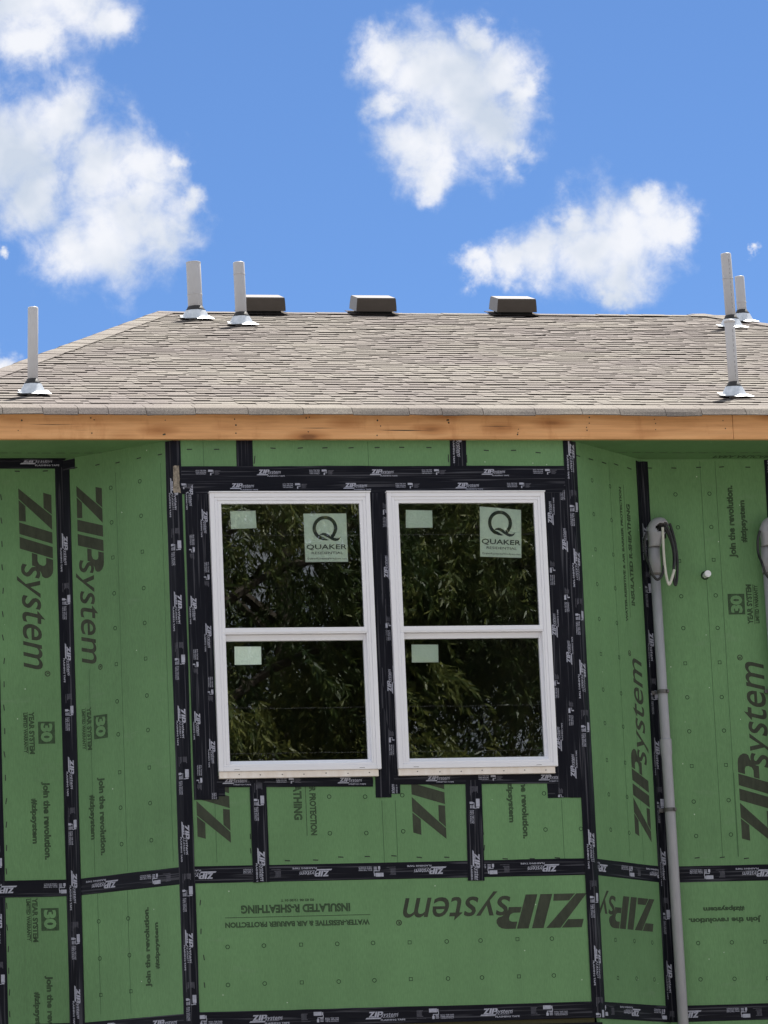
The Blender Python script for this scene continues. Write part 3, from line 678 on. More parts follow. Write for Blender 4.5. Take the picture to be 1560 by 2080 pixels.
def cap_text(s, u0, v0, w, cap, bold=0.0, shear=0.0, res=3):
    """Text whose capital height is cap, stretched to width w, baseline v0."""
    V, F = text_poly(s, bold, res)
    c = text_poly('H', bold, res)[0]
    ch, b0 = c[:, 1].max() - c[:, 1].min(), c[:, 1].min()
    U = np.empty_like(V)
    U[:, 1] = v0 + (V[:, 1] - b0) / ch * cap
    x0, x1 = V[:, 0].min(), V[:, 0].max()
    U[:, 0] = u0 + (V[:, 0] - x0) / (x1 - x0) * w + shear * (U[:, 1] - v0)
    return U, F


def pjoin(parts):
    Vs, F, k = [], [], 0
    for V, f in parts:
        V = np.asarray(V, float)
        Vs.append(V)
        F += [tuple(i + k for i in q) for q in f]
        k += len(V)
    return np.vstack(Vs), F


def xf(VF, s=1.0, du=0.0, dv=0.0):
    return VF[0] * s + np.array([du, dv]), VF[1]


def rect(u0, v0, u1, v1, sk=0.0):
    h = v1 - v0
    return np.array([(u0, v0), (u1, v0), (u1 + sk * h, v1), (u0 + sk * h, v1)]), [(0, 1, 2, 3)]


def tri_poly(pts):
    """Concave polygon to triangles."""
    from mathutils.geometry import tessellate_polygon
    t = tessellate_polygon([[Vector((p[0], p[1], 0)) for p in pts]])
    return np.array(pts, float), [tuple(q) for q in t]


def zip_logo(fine=True):
    parts = [tri_poly([(0, 0), (.31, 0), (1.236, 1), (.815, 1)]),
             tri_poly([(.345, 0), (.965, 0), (.99, .205), (.53, .205)]),
             tri_poly([(.13, .755), (.585, .755), (.78, 1), (.2, 1)]),
             tri_poly([(1.01, 0), (1.355, 0), (1.65, 1), (1.31, 1)]),
             tri_poly([(1.44, 0), (1.785, 0), (2.085, 1), (1.745, 1)]),
             tri_poly([(1.915, .36), (2.29, .36), (2.315, .45), (2.40, .56), (2.50, .625), (2.61, .66), (2.66, .73), (2.665, .82),
                       (2.61, .92), (2.52, .98), (2.40, 1.0), (2.12, 1.0), (2.06, .79), (2.22, .79), (2.285, .755), (2.30, .68),
                       (2.255, .58), (2.16, .53), (1.965, .53)])]
    V, F = text_poly('system', 0.006, 4 if fine else 2)
    xh = text_poly('m', 0.006, 4)[0]
    b0, x1 = xh[:, 1].min(), xh[:, 1].max()
    U = np.empty_like(V)
    U[:, 1] = .03 + (V[:, 1] - b0) / (x1 - b0) * .575
    U[:, 1] = np.where(U[:, 1] < .03, .03 + (U[:, 1] - .03) * .5, U[:, 1])
    lo, hi = V[:, 0].min(), V[:, 0].max()
    U[:, 0] = 2.22 + (V[:, 0] - lo) / (hi - lo) * 3.03 + .24 * (U[:, 1] - .03)
    parts.append((U, F))
    if fine:
        n = 20
        ring = [(5.47 + .085 * math.cos(2 * math.pi * i / n), .74 + .085 * math.sin(2 * math.pi * i / n)) for i in range(n)]
        rin = [(5.47 + .06 * math.cos(2 * math.pi * i / n), .74 + .06 * math.sin(2 * math.pi * i / n)) for i in range(n)]
        parts.append((np.array(ring + rin), [(i, (i + 1) % n, n + (i + 1) % n, n + i) for i in range(n)]))
        parts.append(cap_text('R', 5.435, .695, .07, .09, .02))
    else:
        parts.append(cap_text('TM', 5.28, .62, .16, .07, 0.02, 0, 1))
    return pjoin(parts)


ZIP = zip_logo(True)
ZIPs = zip_logo(False)


def ring_mark(sq):
    if sq:
        o = [(-1, -1), (1, -1), (1, 1), (-1, 1)]
        a, b = .0105, .0072
    else:
        o = [(math.cos(2 * math.pi * i / 14), math.sin(2 * math.pi * i / 14)) for i in range(14)]
        a, b = .0125, .0085
    n = len(o)
    return np.array([(x * a, y * a) for x, y in o] + [(x * b, y * b) for x, y in o]), [(i, (i + 1) % n, n + (i + 1) % n, n + i) for i in range(n)]


# ------------------------------------------------------------------ the house
house = empty('house', (0.7, 3.0, 0))
tag(house, 'house under construction with green taped sheathing, brown shingle roof and two white windows', 'house')
HI = Matrix.Translation((-0.7, -3.0, 0))


def under(o, parent):
    o.parent = parent
    if parent is house:
        o.matrix_parent_inverse = HI
    return o


def cells(us, zs, holes):
    V, F, ix = [], [], {}
    def vi(u, z):
        k = (round(u, 5), round(z, 5))
        if k not in ix:
            ix[k] = len(V)
            V.append((u, z))
        return ix[k]
    for a, b in zip(us[:-1], us[1:]):
        for c, e in zip(zs[:-1], zs[1:]):
            m = ((a + b) / 2, (c + e) / 2)
            if any(h[0] < m[0] < h[1] and h[2] < m[1] < h[3] for h in holes): continue
            F.append((vi(a, c), vi(b, c), vi(b, e), vi(a, e)))
    return V, F


w1, w2 = WIN['x']
ww, wzt, wzb = WIN['w'], WIN['zt'], WIN['zb']
HOLES = [(w1 + .015, w1 + ww - .015, wzb + .015, wzt - .015), (w2 + .015, w2 + ww - .015, wzb + .015, wzt - .015)]
panels = {}


def sheet(key, pl, u0, u1, z0, z1, m=M_green, holes=(), rec=0.0):
    us, zs = {u0, u1}, {z0, z1}
    for h in holes:
        us |= {x for x in h[:2] if u0 < x < u1}
        zs |= {x for x in h[2:] if z0 < x < z1}
    V, F = cells(sorted(us), sorted(zs), holes)
    bm = bmesh.new()
    vs = [bm.verts.new(P3(pl, u, z, -rec)) for u, z in V]
    fs = [bm.faces.new([vs[i] for i in f]) for f in F]
    bnd = [e for e in bm.edges if e.is_boundary]
    back = {v: bm.verts.new(v.co - PLN[pl][2] * .026) for v in vs}
    for e in bnd:
        a, b = e.verts
        bm.faces.new((a, b, back[b], back[a]))
    for f in fs:
        bm.faces.new([back[v] for v in reversed(list(f.verts))])
    o = bm_obj('sheathing_panel', bm, m)
    under(o, house)
    panels[key] = (o, pl)
    return o


G = .002  # open joint between sheets
ZS, ZB, ZT = 3.914, 3.118, FB + .05
S1, S2 = 0.0, 1.2192
CORN = -1.385
sheet('BLu', 'B', CORN, BLx, ZS + G, ZT)
sheet('BLd', 'B', CORN, BLx, 1.48, ZS - G)
sheet('Lu', 'L', 0.0, WL_, ZS + G, ZT)
sheet('Ld', 'L', 0.0, WL_, ZB - .02, ZS - G)
sheet('Fa', 'F', FLx, S1 - G, ZS + G, ZT, holes=HOLES)
sheet('Fb', 'F', S1 + G, S2 - G, ZS + G, ZT, holes=HOLES)
sheet('Fc', 'F', S2 + G, FRx, ZS + G, ZT, holes=HOLES)
sheet('Fd', 'F', FLx, FRx, ZB - .02, ZS - G)
sheet('Ru', 'R', 0.0, WL_, ZS + G, ZT)
sheet('Rd', 'R', 0.0, WL_, ZB - .02, ZS - G)
sheet('BRu', 'B', BRx, 3.6, ZS + G, ZT)
sheet('BRd', 'B', BRx, 3.6, 1.48, ZS - G)
sheet('BRv', 'B', 3.604, 6.0, ZS + G, ZT)
sheet('BRw', 'B', 3.604, 6.0, 1.48, ZS - G)
sheet('Fe', 'F', FLx + .03, FRx - .03, ZB - .15, ZB - .024, M_olive, rec=.014)
sheet('Ff', 'F', FLx, FRx, .25, ZB - .154)
sheet('Lf', 'L', 0.0, WL_, .25, ZB - .024)
sheet('Rf', 'R', 0.0, WL_, .25, ZB - .024)
sheet('BLf', 'B', CORN, BLx, .25, 1.476)
sheet('BRf', 'B', BRx, 6.0, .25, 1.476)

# other walls, foundation and the dark room behind the windows
bm = bmesh.new()
add_box(bm, (CORN, d_ + .027, .25), (CORN + .12, 12.6, FB + .04))
add_box(bm, (5.88, d_ + .027, .25), (6.0, 12.6, FB + .04))
add_box(bm, (CORN + .12, 12.48, .25), (5.88, 12.6, FB + .04))
under(bm_obj('wall', bm, M_green), house)
bm = bmesh.new()
add_box(bm, (CORN + .03, d_ + .04, -.2), (5.97, 12.57, .25))
add_box(bm, (FLx + .05, .05, -.2), (FRx - .05, d_ + .04, .25))
under(bm_obj('foundation', bm, m_noisy('concrete', (.3, .29, .27), (.4, .39, .37), 5, .9, 0, .2)), house)
bm = bmesh.new()
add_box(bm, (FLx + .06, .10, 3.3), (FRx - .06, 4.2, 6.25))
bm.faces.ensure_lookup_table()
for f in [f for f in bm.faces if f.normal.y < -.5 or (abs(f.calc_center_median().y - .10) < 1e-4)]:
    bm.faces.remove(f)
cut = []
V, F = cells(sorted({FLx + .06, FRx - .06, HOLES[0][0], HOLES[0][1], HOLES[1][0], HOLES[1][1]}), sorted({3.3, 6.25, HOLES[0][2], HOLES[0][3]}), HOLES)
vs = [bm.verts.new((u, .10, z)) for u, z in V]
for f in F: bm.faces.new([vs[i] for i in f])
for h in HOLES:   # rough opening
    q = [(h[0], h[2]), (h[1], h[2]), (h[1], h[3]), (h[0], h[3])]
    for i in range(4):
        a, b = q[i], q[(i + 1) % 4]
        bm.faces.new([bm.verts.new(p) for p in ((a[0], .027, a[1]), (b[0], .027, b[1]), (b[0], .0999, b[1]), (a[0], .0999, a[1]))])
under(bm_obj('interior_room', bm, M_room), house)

# ------------------------------------------------------------------ prints on the sheathing
ink = {k: {2: [], 4: [], 5: []} for k in panels}
print_items = []   # material slot -> list of (V2, F, h)
DIRV = {0: (1, 0), 90: (0, 1), 180: (-1, 0), -90: (0, -1)}


def place2(VF, u, z, dr):
    e = DIRV[dr]
    V = VF[0]
    return np.stack([u + V[:, 0] * e[0] - V[:, 1] * e[1], z + V[:, 0] * e[1] + V[:, 1] * e[0]], 1), VF[1]


for (pk, key, u, z, dr, L, H) in PRINTS:
    it = []
    if key == 'ZIPSYS':
        s = L / 5.5
        VF = (ZIP[0] * np.array([s, H / 1.0 if abs(H / s - 1) < .25 else s]), ZIP[1])
        it.append((place2(VF, u, z, dr), .0008, M_ink))
    elif key == '30':
        it.append((place2(rect(0, 0, L, H), u, z, dr), .0008, M_ink2))
        it.append((place2(cap_text('30', L * .08, H * .16, L * .84, H * .68, 0.05), u, z, dr), .0014, M_green))
    elif key == 'LINE':
        it.append((place2(rect(0, 0, L, .0032), u, z, dr), .0008, M_ink2))
    else:
        it.append((place2(cap_text(key, 0, 0, L, H, 0.05), u, z, dr), .0008, M_ink2))
        if key == 'YEAR SYSTEM':
            it.append((place2(rect(0, -H * .30, L, -H * .2), u, z, dr), .0008, M_ink2))
    print_items.append((pk, {'ZIPSYS': 'printed_logo', '30': 'printed_number', 'LINE': 'printed_rule'}.get(key, 'lettering'), it))
for (pk, u, z, sq) in DOTS:
    jz = random.uniform(-.002, .002)
    ink[pk][2].append(((ring_mark(sq)[0] + np.array([u, z + jz]), ring_mark(sq)[1]), .0007))
for (pk, u, z, v, L) in DASH:
    a = random.uniform(-.006, .006)
    if v:
        q = np.array([(u - .0028, z - L / 2), (u + .0028, z - L / 2), (u + .0028 + a, z + L / 2), (u - .0028 + a, z + L / 2)])
    else:
        q = np.array([(u - L / 2, z - .0032), (u + L / 2, z - .0032 + a * .5), (u + L / 2, z + .0032 + a * .5), (u - L / 2, z + .0032)])
    ink[pk][4].append(((q, [(0, 1, 2, 3)]), .0009))
for (pk, u, z0, z1) in GUIDE:
    ink[pk][5].append(((np.array([(u - .0016, z1), (u + .0016, z1), (u + .0016, z0), (u - .0016, z0)]), [(0, 1, 2, 3)]), .0004))
# saw cut on the low sheet and its dark gouge
ink['Fd'][4].append(((np.array([(1.18, 3.878), (1.245, 3.8795), (1.258, 3.8765), (1.245, 3.8735)]), [(0, 1, 2, 3)]), .0009))


def clip2(VF, box):
    """Keep the part of a flat print inside the sheet (and outside window openings)."""
    bm = bmesh.new()
    vs = [bm.verts.new((x, y, 0)) for x, y in VF[0]]
    for f in VF[1]:
        try: bm.faces.new([vs[i] for i in f])
        except ValueError: pass
    for co, no in (((box[0], 0, 0), (-1, 0, 0)), ((box[1], 0, 0), (1, 0, 0)), ((0, box[2], 0), (0, -1, 0)), ((0, box[3], 0), (0, 1, 0))):
        g = bm.verts[:] + bm.edges[:] + bm.faces[:]
        if not bm.faces: break
        bmesh.ops.bisect_plane(bm, geom=g, dist=1e-6, plane_co=co, plane_no=no, clear_outer=True)
    bm.verts.index_update()
    r = (np.array([v.co[:2] for v in bm.verts]) if bm.verts else np.zeros((0, 2)), [tuple(v.index for v in f.verts) for f in bm.faces])
    bm.free()
    return r


BOX = {'BLu': (CORN, BLx, ZS, 7), 'BLd': (CORN, BLx, 1.5, ZS), 'Lu': (0, WL_, ZS, 7), 'Ld': (0, WL_, ZB, ZS), 'Fa': (FLx, S1, ZS, 4.46),
       'Fb': (S1, S2, ZS, 4.46), 'Fc': (S2, FRx, ZS, 4.46), 'Fd': (FLx, FRx, ZB, ZS), 'Ru': (0, WL_, ZS, 7), 'Rd': (0, WL_, ZB, ZS),
       'BRu': (BRx, 3.6, ZS, 7), 'BRd': (BRx, 3.6, 1.5, ZS)}
INKM = {2: M_ring, 4: M_nail, 5: M_line}
for pk, name, it in print_items:
    o, pl = panels[pk]
    V, F, mi, ms = [], [], [], []
    for VF, h, m in it:
        if pk in BOX: VF = clip2(VF, BOX[pk])
        if not len(VF[1]): continue
        if m not in ms: ms.append(m)
        b = len(V)
        V += [P3(pl, u, z, h) for u, z in VF[0]]
        F += [tuple(i + b for i in f) for f in VF[1]]
        mi += [ms.index(m)] * len(VF[1])
    if F: mesh_from(name, V, F, ms, o, mi=mi)
for pk, slots in ink.items():
    o, pl = panels[pk]
    for name, keys in (('fastener_mark', (2, 4)), ('guide_line', (5,))):
        V, F, mi, used = [], [], [], []
        for k in keys:
            for (VF, h) in slots[k]:
                if not len(VF[1]): continue
                if k not in used: used.append(k)
                b = len(V)
                V += [P3(pl, u, z, h) for u, z in VF[0]]
                F += [tuple(i + b for i in f) for f in VF[1]]
                mi += [used.index(k)] * len(VF[1])
        if F:
            mesh_from(name, V, F, [INKM[k] for k in used], o, mi=mi)['kind'] = 'stuff'

# ------------------------------------------------------------------ flashing tape
TPER = .645


def tape_pattern(kind):
    """Print of one repeat in metres: list of (VF, faint?)."""
    P_ = []
    if kind == 'narrow':
        H = .031
        P_.append((xf(ZIPs, H, .018, -.008), 0))
        P_.append((rect(0, -.0175, .085, -.0098, .9), 0))
        P_.append((rect(.098, -.0112, .165, -.0098), 0))
        P_.append((cap_text('FLASHING TAPE', .086, -.0285, .137, .0092, 0.03, 0, 1), 0))
        for i in range(6):
            P_.append((rect(.288, -.012 + i * .0062, .288 + random.choice((.03, .036, .042)), -.0088 + i * .0062), 1))
        P_.append((rect(.288, -.021, .34, -.0188), 1))
        for q in (rect(.358, .010, .402, .031), rect(.404, .012, .411, .028), rect(.409, -.002, .4125, .014), rect(.379, -.003, .4125, .0008),
                  rect(.379, -.009, .3835, -.003), rect(.375, -.026, .3875, -.009)):
            P_.append((q, 0))
        for i, t in enumerate(('ROLL THE TAPE', 'PARA APLICAR', 'USE EL RODILLO')):
            P_.append((cap_text(t, .422, -.0085 - i * .0085, .075, .006, 0.03, 0, 1), 0))
        for i in range(3):
            P_.append((rect(.394, -.0085 - i * .0075, .412, -.0045 - i * .0075), 0))
    else:
        H = .0235
        P_.append((xf(ZIPs, H, .012, 0), 0))
        P_.append((rect(0, -.0085, .062, -.0025, .9), 0))
        P_.append((rect(.074, -.0025, .122, -.0014), 0))
        t2 = 'STRETCH TAPE' if kind == 'stretch' else 'FLASHING TAPE'
        P_.append((cap_text(t2, .062, -.0165, .098, .0068, 0.03, 0, 1), 0))
        for i, t in enumerate(('ROLL THE TAPE', 'PARA APLICAR', 'USE EL RODILLO')):
            P_.append((cap_text(t, .302, .0165 - i * .0095, .058, .0058, 0.03, 0, 1), 0))
        for q in (rect(.372, .012, .396, .0235), rect(.397, .013, .4005, .022), rect(.399, .004, .401, .014), rect(.384, .003, .401, .0055), rect(.3825, -.008, .389, .004)):
            P_.append((q, 0))
        for i in range(5):
            P_.append((rect(.408, -.004 + i * .005, .408 + random.choice((.022, .028, .033)), -.0015 + i * .005), 1))
    return P_


PAT = {k: tape_pattern(k) for k in ('narrow', 'wide', 'stretch')}


def relief(u, v, seed, amp):
    a = noise.noise(Vector((u * 1.1, v * 34, seed))) * .6 + noise.noise(Vector((u * 6, v * 18, seed + 9))) * .4
    return amp * (a + .3)


def tape_strip(S, L, w, seed, level, amp, prints, crease=None, v_off=(0, 0)):
    """S(u, v, h) -> point; prints = list of (u0, v0, kind). Builds the film and its print."""
    nu, nv = max(2, int(L / .035)), 8
    if crease is not None:
        vs = sorted({-w / 2, -w / 3, -w / 6, crease, w / 6, w / 3, w / 2})
    else:
        vs = [-w / 2 + w * i / nv for i in range(nv + 1)]
    V, F, UV = [], [], []
    h0 = .0012 + level * .0009
    for i in range(nu + 1):
        u = L * i / nu
        for v in vs:
            edge = abs(abs(v) - w / 2) < 1e-6
            ve = v
            ue = u
            if edge: ve += .0014 * noise.noise(Vector((u * 9, v * 9, seed))) + .0034 * noise.noise(Vector((u * 1.7, v * 30, seed + 4)))
            if i in (0, nu): ue += .005 * noise.noise(Vector((v * 25, i, seed)))
            V.append(S(ue, ve, h0 + relief(u, v, seed, amp)))
            UV.append((u, v))
    m = len(vs)
    for i in range(nu):
        for j in range(m - 1):
            a = i * m + j
            F.append((a, a + m, a + m + 1, a + 1))
    # turned-down rim gives the film an edge
    rim0 = len(V)
    loop = [j for j in range(m)] + [i * m + m - 1 for i in range(1, nu + 1)] + [nu * m + j for j in range(m - 2, -1, -1)] + [i * m for i in range(nu - 1, 0, -1)]
    for k in loop:
        V.append(S(UV[k][0], UV[k][1], 0.0002))
        UV.append(UV[k])
    for i in range(len(loop)):
        j = (i + 1) % len(loop)
        F.append((loop[i], loop[j], rim0 + j, rim0 + i))
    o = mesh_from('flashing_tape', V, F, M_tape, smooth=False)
    uvl = o.data.uv_layers.new(name='UVMap')
    off = (seed * .37) % 5
    idx = np.empty(len(o.data.loops), dtype=np.int32)
    o.data.loops.foreach_get('vertex_index', idx)
    uva = np.array(UV)[idx] + np.array([off, off * .6])
    uvl.data.foreach_set('uv', uva.ravel())
    under(o, house)
    V, F, mi = [], [], []
    for (u0, v0, kind) in prints:
        for VF, faint in PAT[kind]:
            A = VF[0] + np.array([u0, v0])
            if A[:, 0].max() < 0 or A[:, 0].min() > L: continue
            if A[:, 0].min() < .002 or A[:, 0].max() > L - .002 or A[:, 1].min() < -w / 2 or A[:, 1].max() > w / 2 or \
                    (crease is not None and A[:, 1].min() < crease < A[:, 1].max()):
                bx = (.002, L - .002, -w / 2 + .001, w / 2 - .001)
                sets = [bx] if crease is None else [(bx[0], bx[1], bx[2], crease - 1e-4), (bx[0], bx[1], crease + 1e-4, bx[3])]
                pieces = [clip2((A, VF[1]), b) for b in sets]
            else:
                pieces = [(A, VF[1])]
            for (B, f) in pieces:
                if not len(f): continue
                k = len(V)
                V += [S(u, v, h0 + max(relief(u, v, seed, amp), 0) + .0006) for u, v in B]
                F += [tuple(i + k for i in q) for q in f]
                mi += [faint] * len(f)
    if F:
        mesh_from('lettering', V, F, [M_tprint, M_tfaint], o, mi=mi)['kind'] = 'stuff'
    return o


ROWS = {1: [(-.043, 0.0), (.035, .155)], 2: [(-.024, 0), (.05, -.174)], 3: [(-.004, 0)]}


def flat_tape(t, i):
    pl, w = t['pl'], t['w']
    a, b = Vector(t['a']), Vector(t['b'])
    e = (b - a).normalized()
    want = Vector(DIRV[t['dr']])
    if e.dot(want) < 0:
        a, b, e = b, a, -e
    L = (b - a).length
    nv = Vector((-e.y, e.x))
    def S(u, v, h):
        q = a + e * u + nv * v
        return P3(pl, q.x, q.y, h)
    prints = []
    if t['logo']:
        u0 = (Vector(t['logo']) - a).dot(e)
        wide = t['wide']
        rows = ROWS[wide] if wide else [(0.0, 0.0)]
        if wide == 2 and t['dr'] == 90: rows = [(-.014, 0), (.06, .163)] if w > .1 else [(-.012, 0)]
        kind = 'narrow' if not wide else ('stretch' if wide == 3 and w < .08 else 'wide')
        for v0, ph in rows:
            k = -math.ceil((u0 + ph + .6) / TPER)
            while u0 + ph + k * TPER < L:
                prints.append((u0 + ph + k * TPER, v0, kind))
                k += 1
    amp = .0006 if not t['wide'] else .0022
    return tape_strip(S, L, w, i * 1.73 + 2, t['lev'], amp, prints)


TAPES.append(dict(pl='B', a=[CORN - .005, 6.3], b=[CORN - .005, .3], w=.09, dr=-90, logo=[CORN, 3.8], wide=0, lev=1, jit=0))
TAPES.append(dict(pl='B', a=[3.2341, FB], b=[3.2341, .3], w=.0925, dr=-90, logo=[3.2341, 5.2], wide=0, lev=1, jit=0))
for i, t in enumerate(TAPES): flat_tape(t, i)


def corner_tape(t, i):
    c = t['c']
    lt, rt = {'BL': (('B', BLx), ('L', 0.0)), 'FL': (('L', WL_), ('F', FLx)), 'FR': (('F', FRx), ('R', 0.0)), 'BR': (('R', WL_), ('B', BRx))}[c]
    L = t['zt'] - t['zb']
    nl, nr = PLN[lt[0]][2], PLN[rt[0]][2]
    bis = (nl + nr).normalized()
    k = 1 / max(bis.dot(nl), .3)
    def S(u, v, h):
        z = t['zt'] - u
        if abs(v) < 1e-9:
            return P3(lt[0], lt[1], z, 0) + bis * (h * k)
        if v < 0: return P3(lt[0], lt[1] + v, z, h)
        return P3(rt[0], rt[1] + v, z, h)
    prints = []
    for z in t['lo']:
        prints.append((t['zt'] - z, 0.0, 'narrow'))
    last = t['zt'] - t['lo'][-1]
    return tape_strip(S, L, t['w'], 40 + i * 3.1, t['lev'], .0003, prints, crease=0.0)


for i, t in enumerate(CTAPES): corner_tape(t, i)

def soffit_tape():
    x0 = -1.9
    def S(u, v, h):
        return P3('B', x0 + u, FB + v, h) if v <= 0 else Vector((x0 + u, d_ - v, FB + .004 - h))
    tape_strip(S, BLx + .012 - x0, .094, 77, 2, .0003, [(-1.2015 - x0 + k * TPER, -.004, 'narrow') for k in (-2, -1, 0)], crease=0.0)
    def S2(u, v, h): return P3('L', .004 + u, FB - .030 + v, h)
    tape_strip(S2, .082, .056, 79, 5, .0003, [])


soffit_tape()

# torn paper backing stuck on the corner tape
pts = []
for j in range(9):
    for i in range(4):
        u = PATCH[0] - .020 + .013 * i + (.004 * random.uniform(-1, 1) if i in (0, 3) else 0)
        z = PATCH[1] + .075 - .019 * j + .004 * random.uniform(-1, 1)
        pts.append(P3('F', u, z, .0085 + .0025 * random.random()))
F = [(j * 4 + i, j * 4 + i + 1, j * 4 + i + 5, j * 4 + i + 4) for j in range(8) for i in range(3)]
under(mesh_from('torn_backing', pts, F, M_patch), house)

# ------------------------------------------------------------------ windows
def frame_ring(bm, x0, x1, z0, z1, wl, wr, wt, wb, yf, yb, bev=.0025):
    """Four mitre-butted rails around a rectangle."""
    add_box(bm, (x0, yf, z0), (x0 + wl, yb, z1), bev)
    add_box(bm, (x1 - wr, yf, z0), (x1, yb, z1), bev)
    add_box(bm, (x0 + wl - .0004, yf + .0006, z1 - wt), (x1 - wr + .0004, yb, z1), bev)
    add_box(bm, (x0 + wl - .0004, yf + .0006, z0), (x1 - wr + .0004, yb, z0 + wb), bev)


def sticker(bx, parent, logo):
    """Film label on the inner face of a pane; bx = four corners tl, tr, bl, br."""
    tl, tr, bl, br = [Vector((p[0], p[1])) for p in bx]
    y = bx_y
    def S(s, t, h=0.0):
        q = tl.lerp(tr, s).lerp(bl.lerp(br, s), t)
        return Vector((q.x, y - h, q.y))
    V, F, mi = [], [], []
    n = 6
    for j in range(n + 1):
        for i in range(n + 1):
            V.append(S(i / n, j / n))
    for j in range(n):
        for i in range(n):
            a = j * (n + 1) + i
            F.append((a, a + n + 1, a + n + 2, a + 1))
            mi.append(0)
    if logo:
        parts = []
        def px(x, y_): return ((x - 210 - (y_ - 172) * .042) / 1125.0, (y_ - 172) / 1281.0)
        cx, cy = 775, 560
        ro, ri = 325, 236
        an = [R_(a) for a in np.linspace(-36, 250, 40)]
        o_ = [(cx + ro * math.cos(a), cy - ro * math.sin(a)) for a in an]
        i_ = [(cx + ri * math.cos(a), cy - ri * math.sin(a)) for a in an]
        nn = len(o_)
        parts.append((np.array(o_ + i_), [(k, k + 1, nn + k + 1, nn + k) for k in range(nn - 1)]))
        parts.append(tri_poly([(560, 790), (600, 770), (660, 768), (730, 795), (800, 835), (880, 876), (810, 886), (730, 880), (650, 850)]))
        parts.append(tri_poly([(625, 752), (660, 712), (720, 688), (790, 690), (860, 722), (930, 780), (1010, 815), (1090, 832), (1150, 820), (1192, 786),
                               (1165, 850), (1115, 892), (1050, 905), (980, 885), (900, 840), (810, 785), (740, 752), (690, 745)]))
        parts.append(tri_poly([(925, 745), (1000, 690), (1050, 745), (1000, 812), (940, 795)]))
        Q = [('QUAKER', 292, 1352, 1118, 128, .012), ('RESIDENTIAL', 430, 1255, 1245, 62, .0), ('QuakerResidentialWindows.com', 310, 1352, 1382, 42, 0.0)]
        for s_, x0, x1, yb, cap, bo in Q:
            A, f = cap_text(s_, x0, 0, x1 - x0, cap, bo, 0, 2)
            A = np.stack([A[:, 0], yb - A[:, 1]], 1)
            parts.append((A, f))
        Vp, Fp = pjoin(parts)
        k = len(V)
        for x, y_ in Vp:
            s_, t_ = px(x, y_)
            V.append(S(s_, t_, .0006))
        F += [tuple(i + k for i in q) for q in Fp]
        mi += [1] * len(Fp)
    mesh_from('sticker', V, F, [M_stick, M_navy], parent, mi=mi)


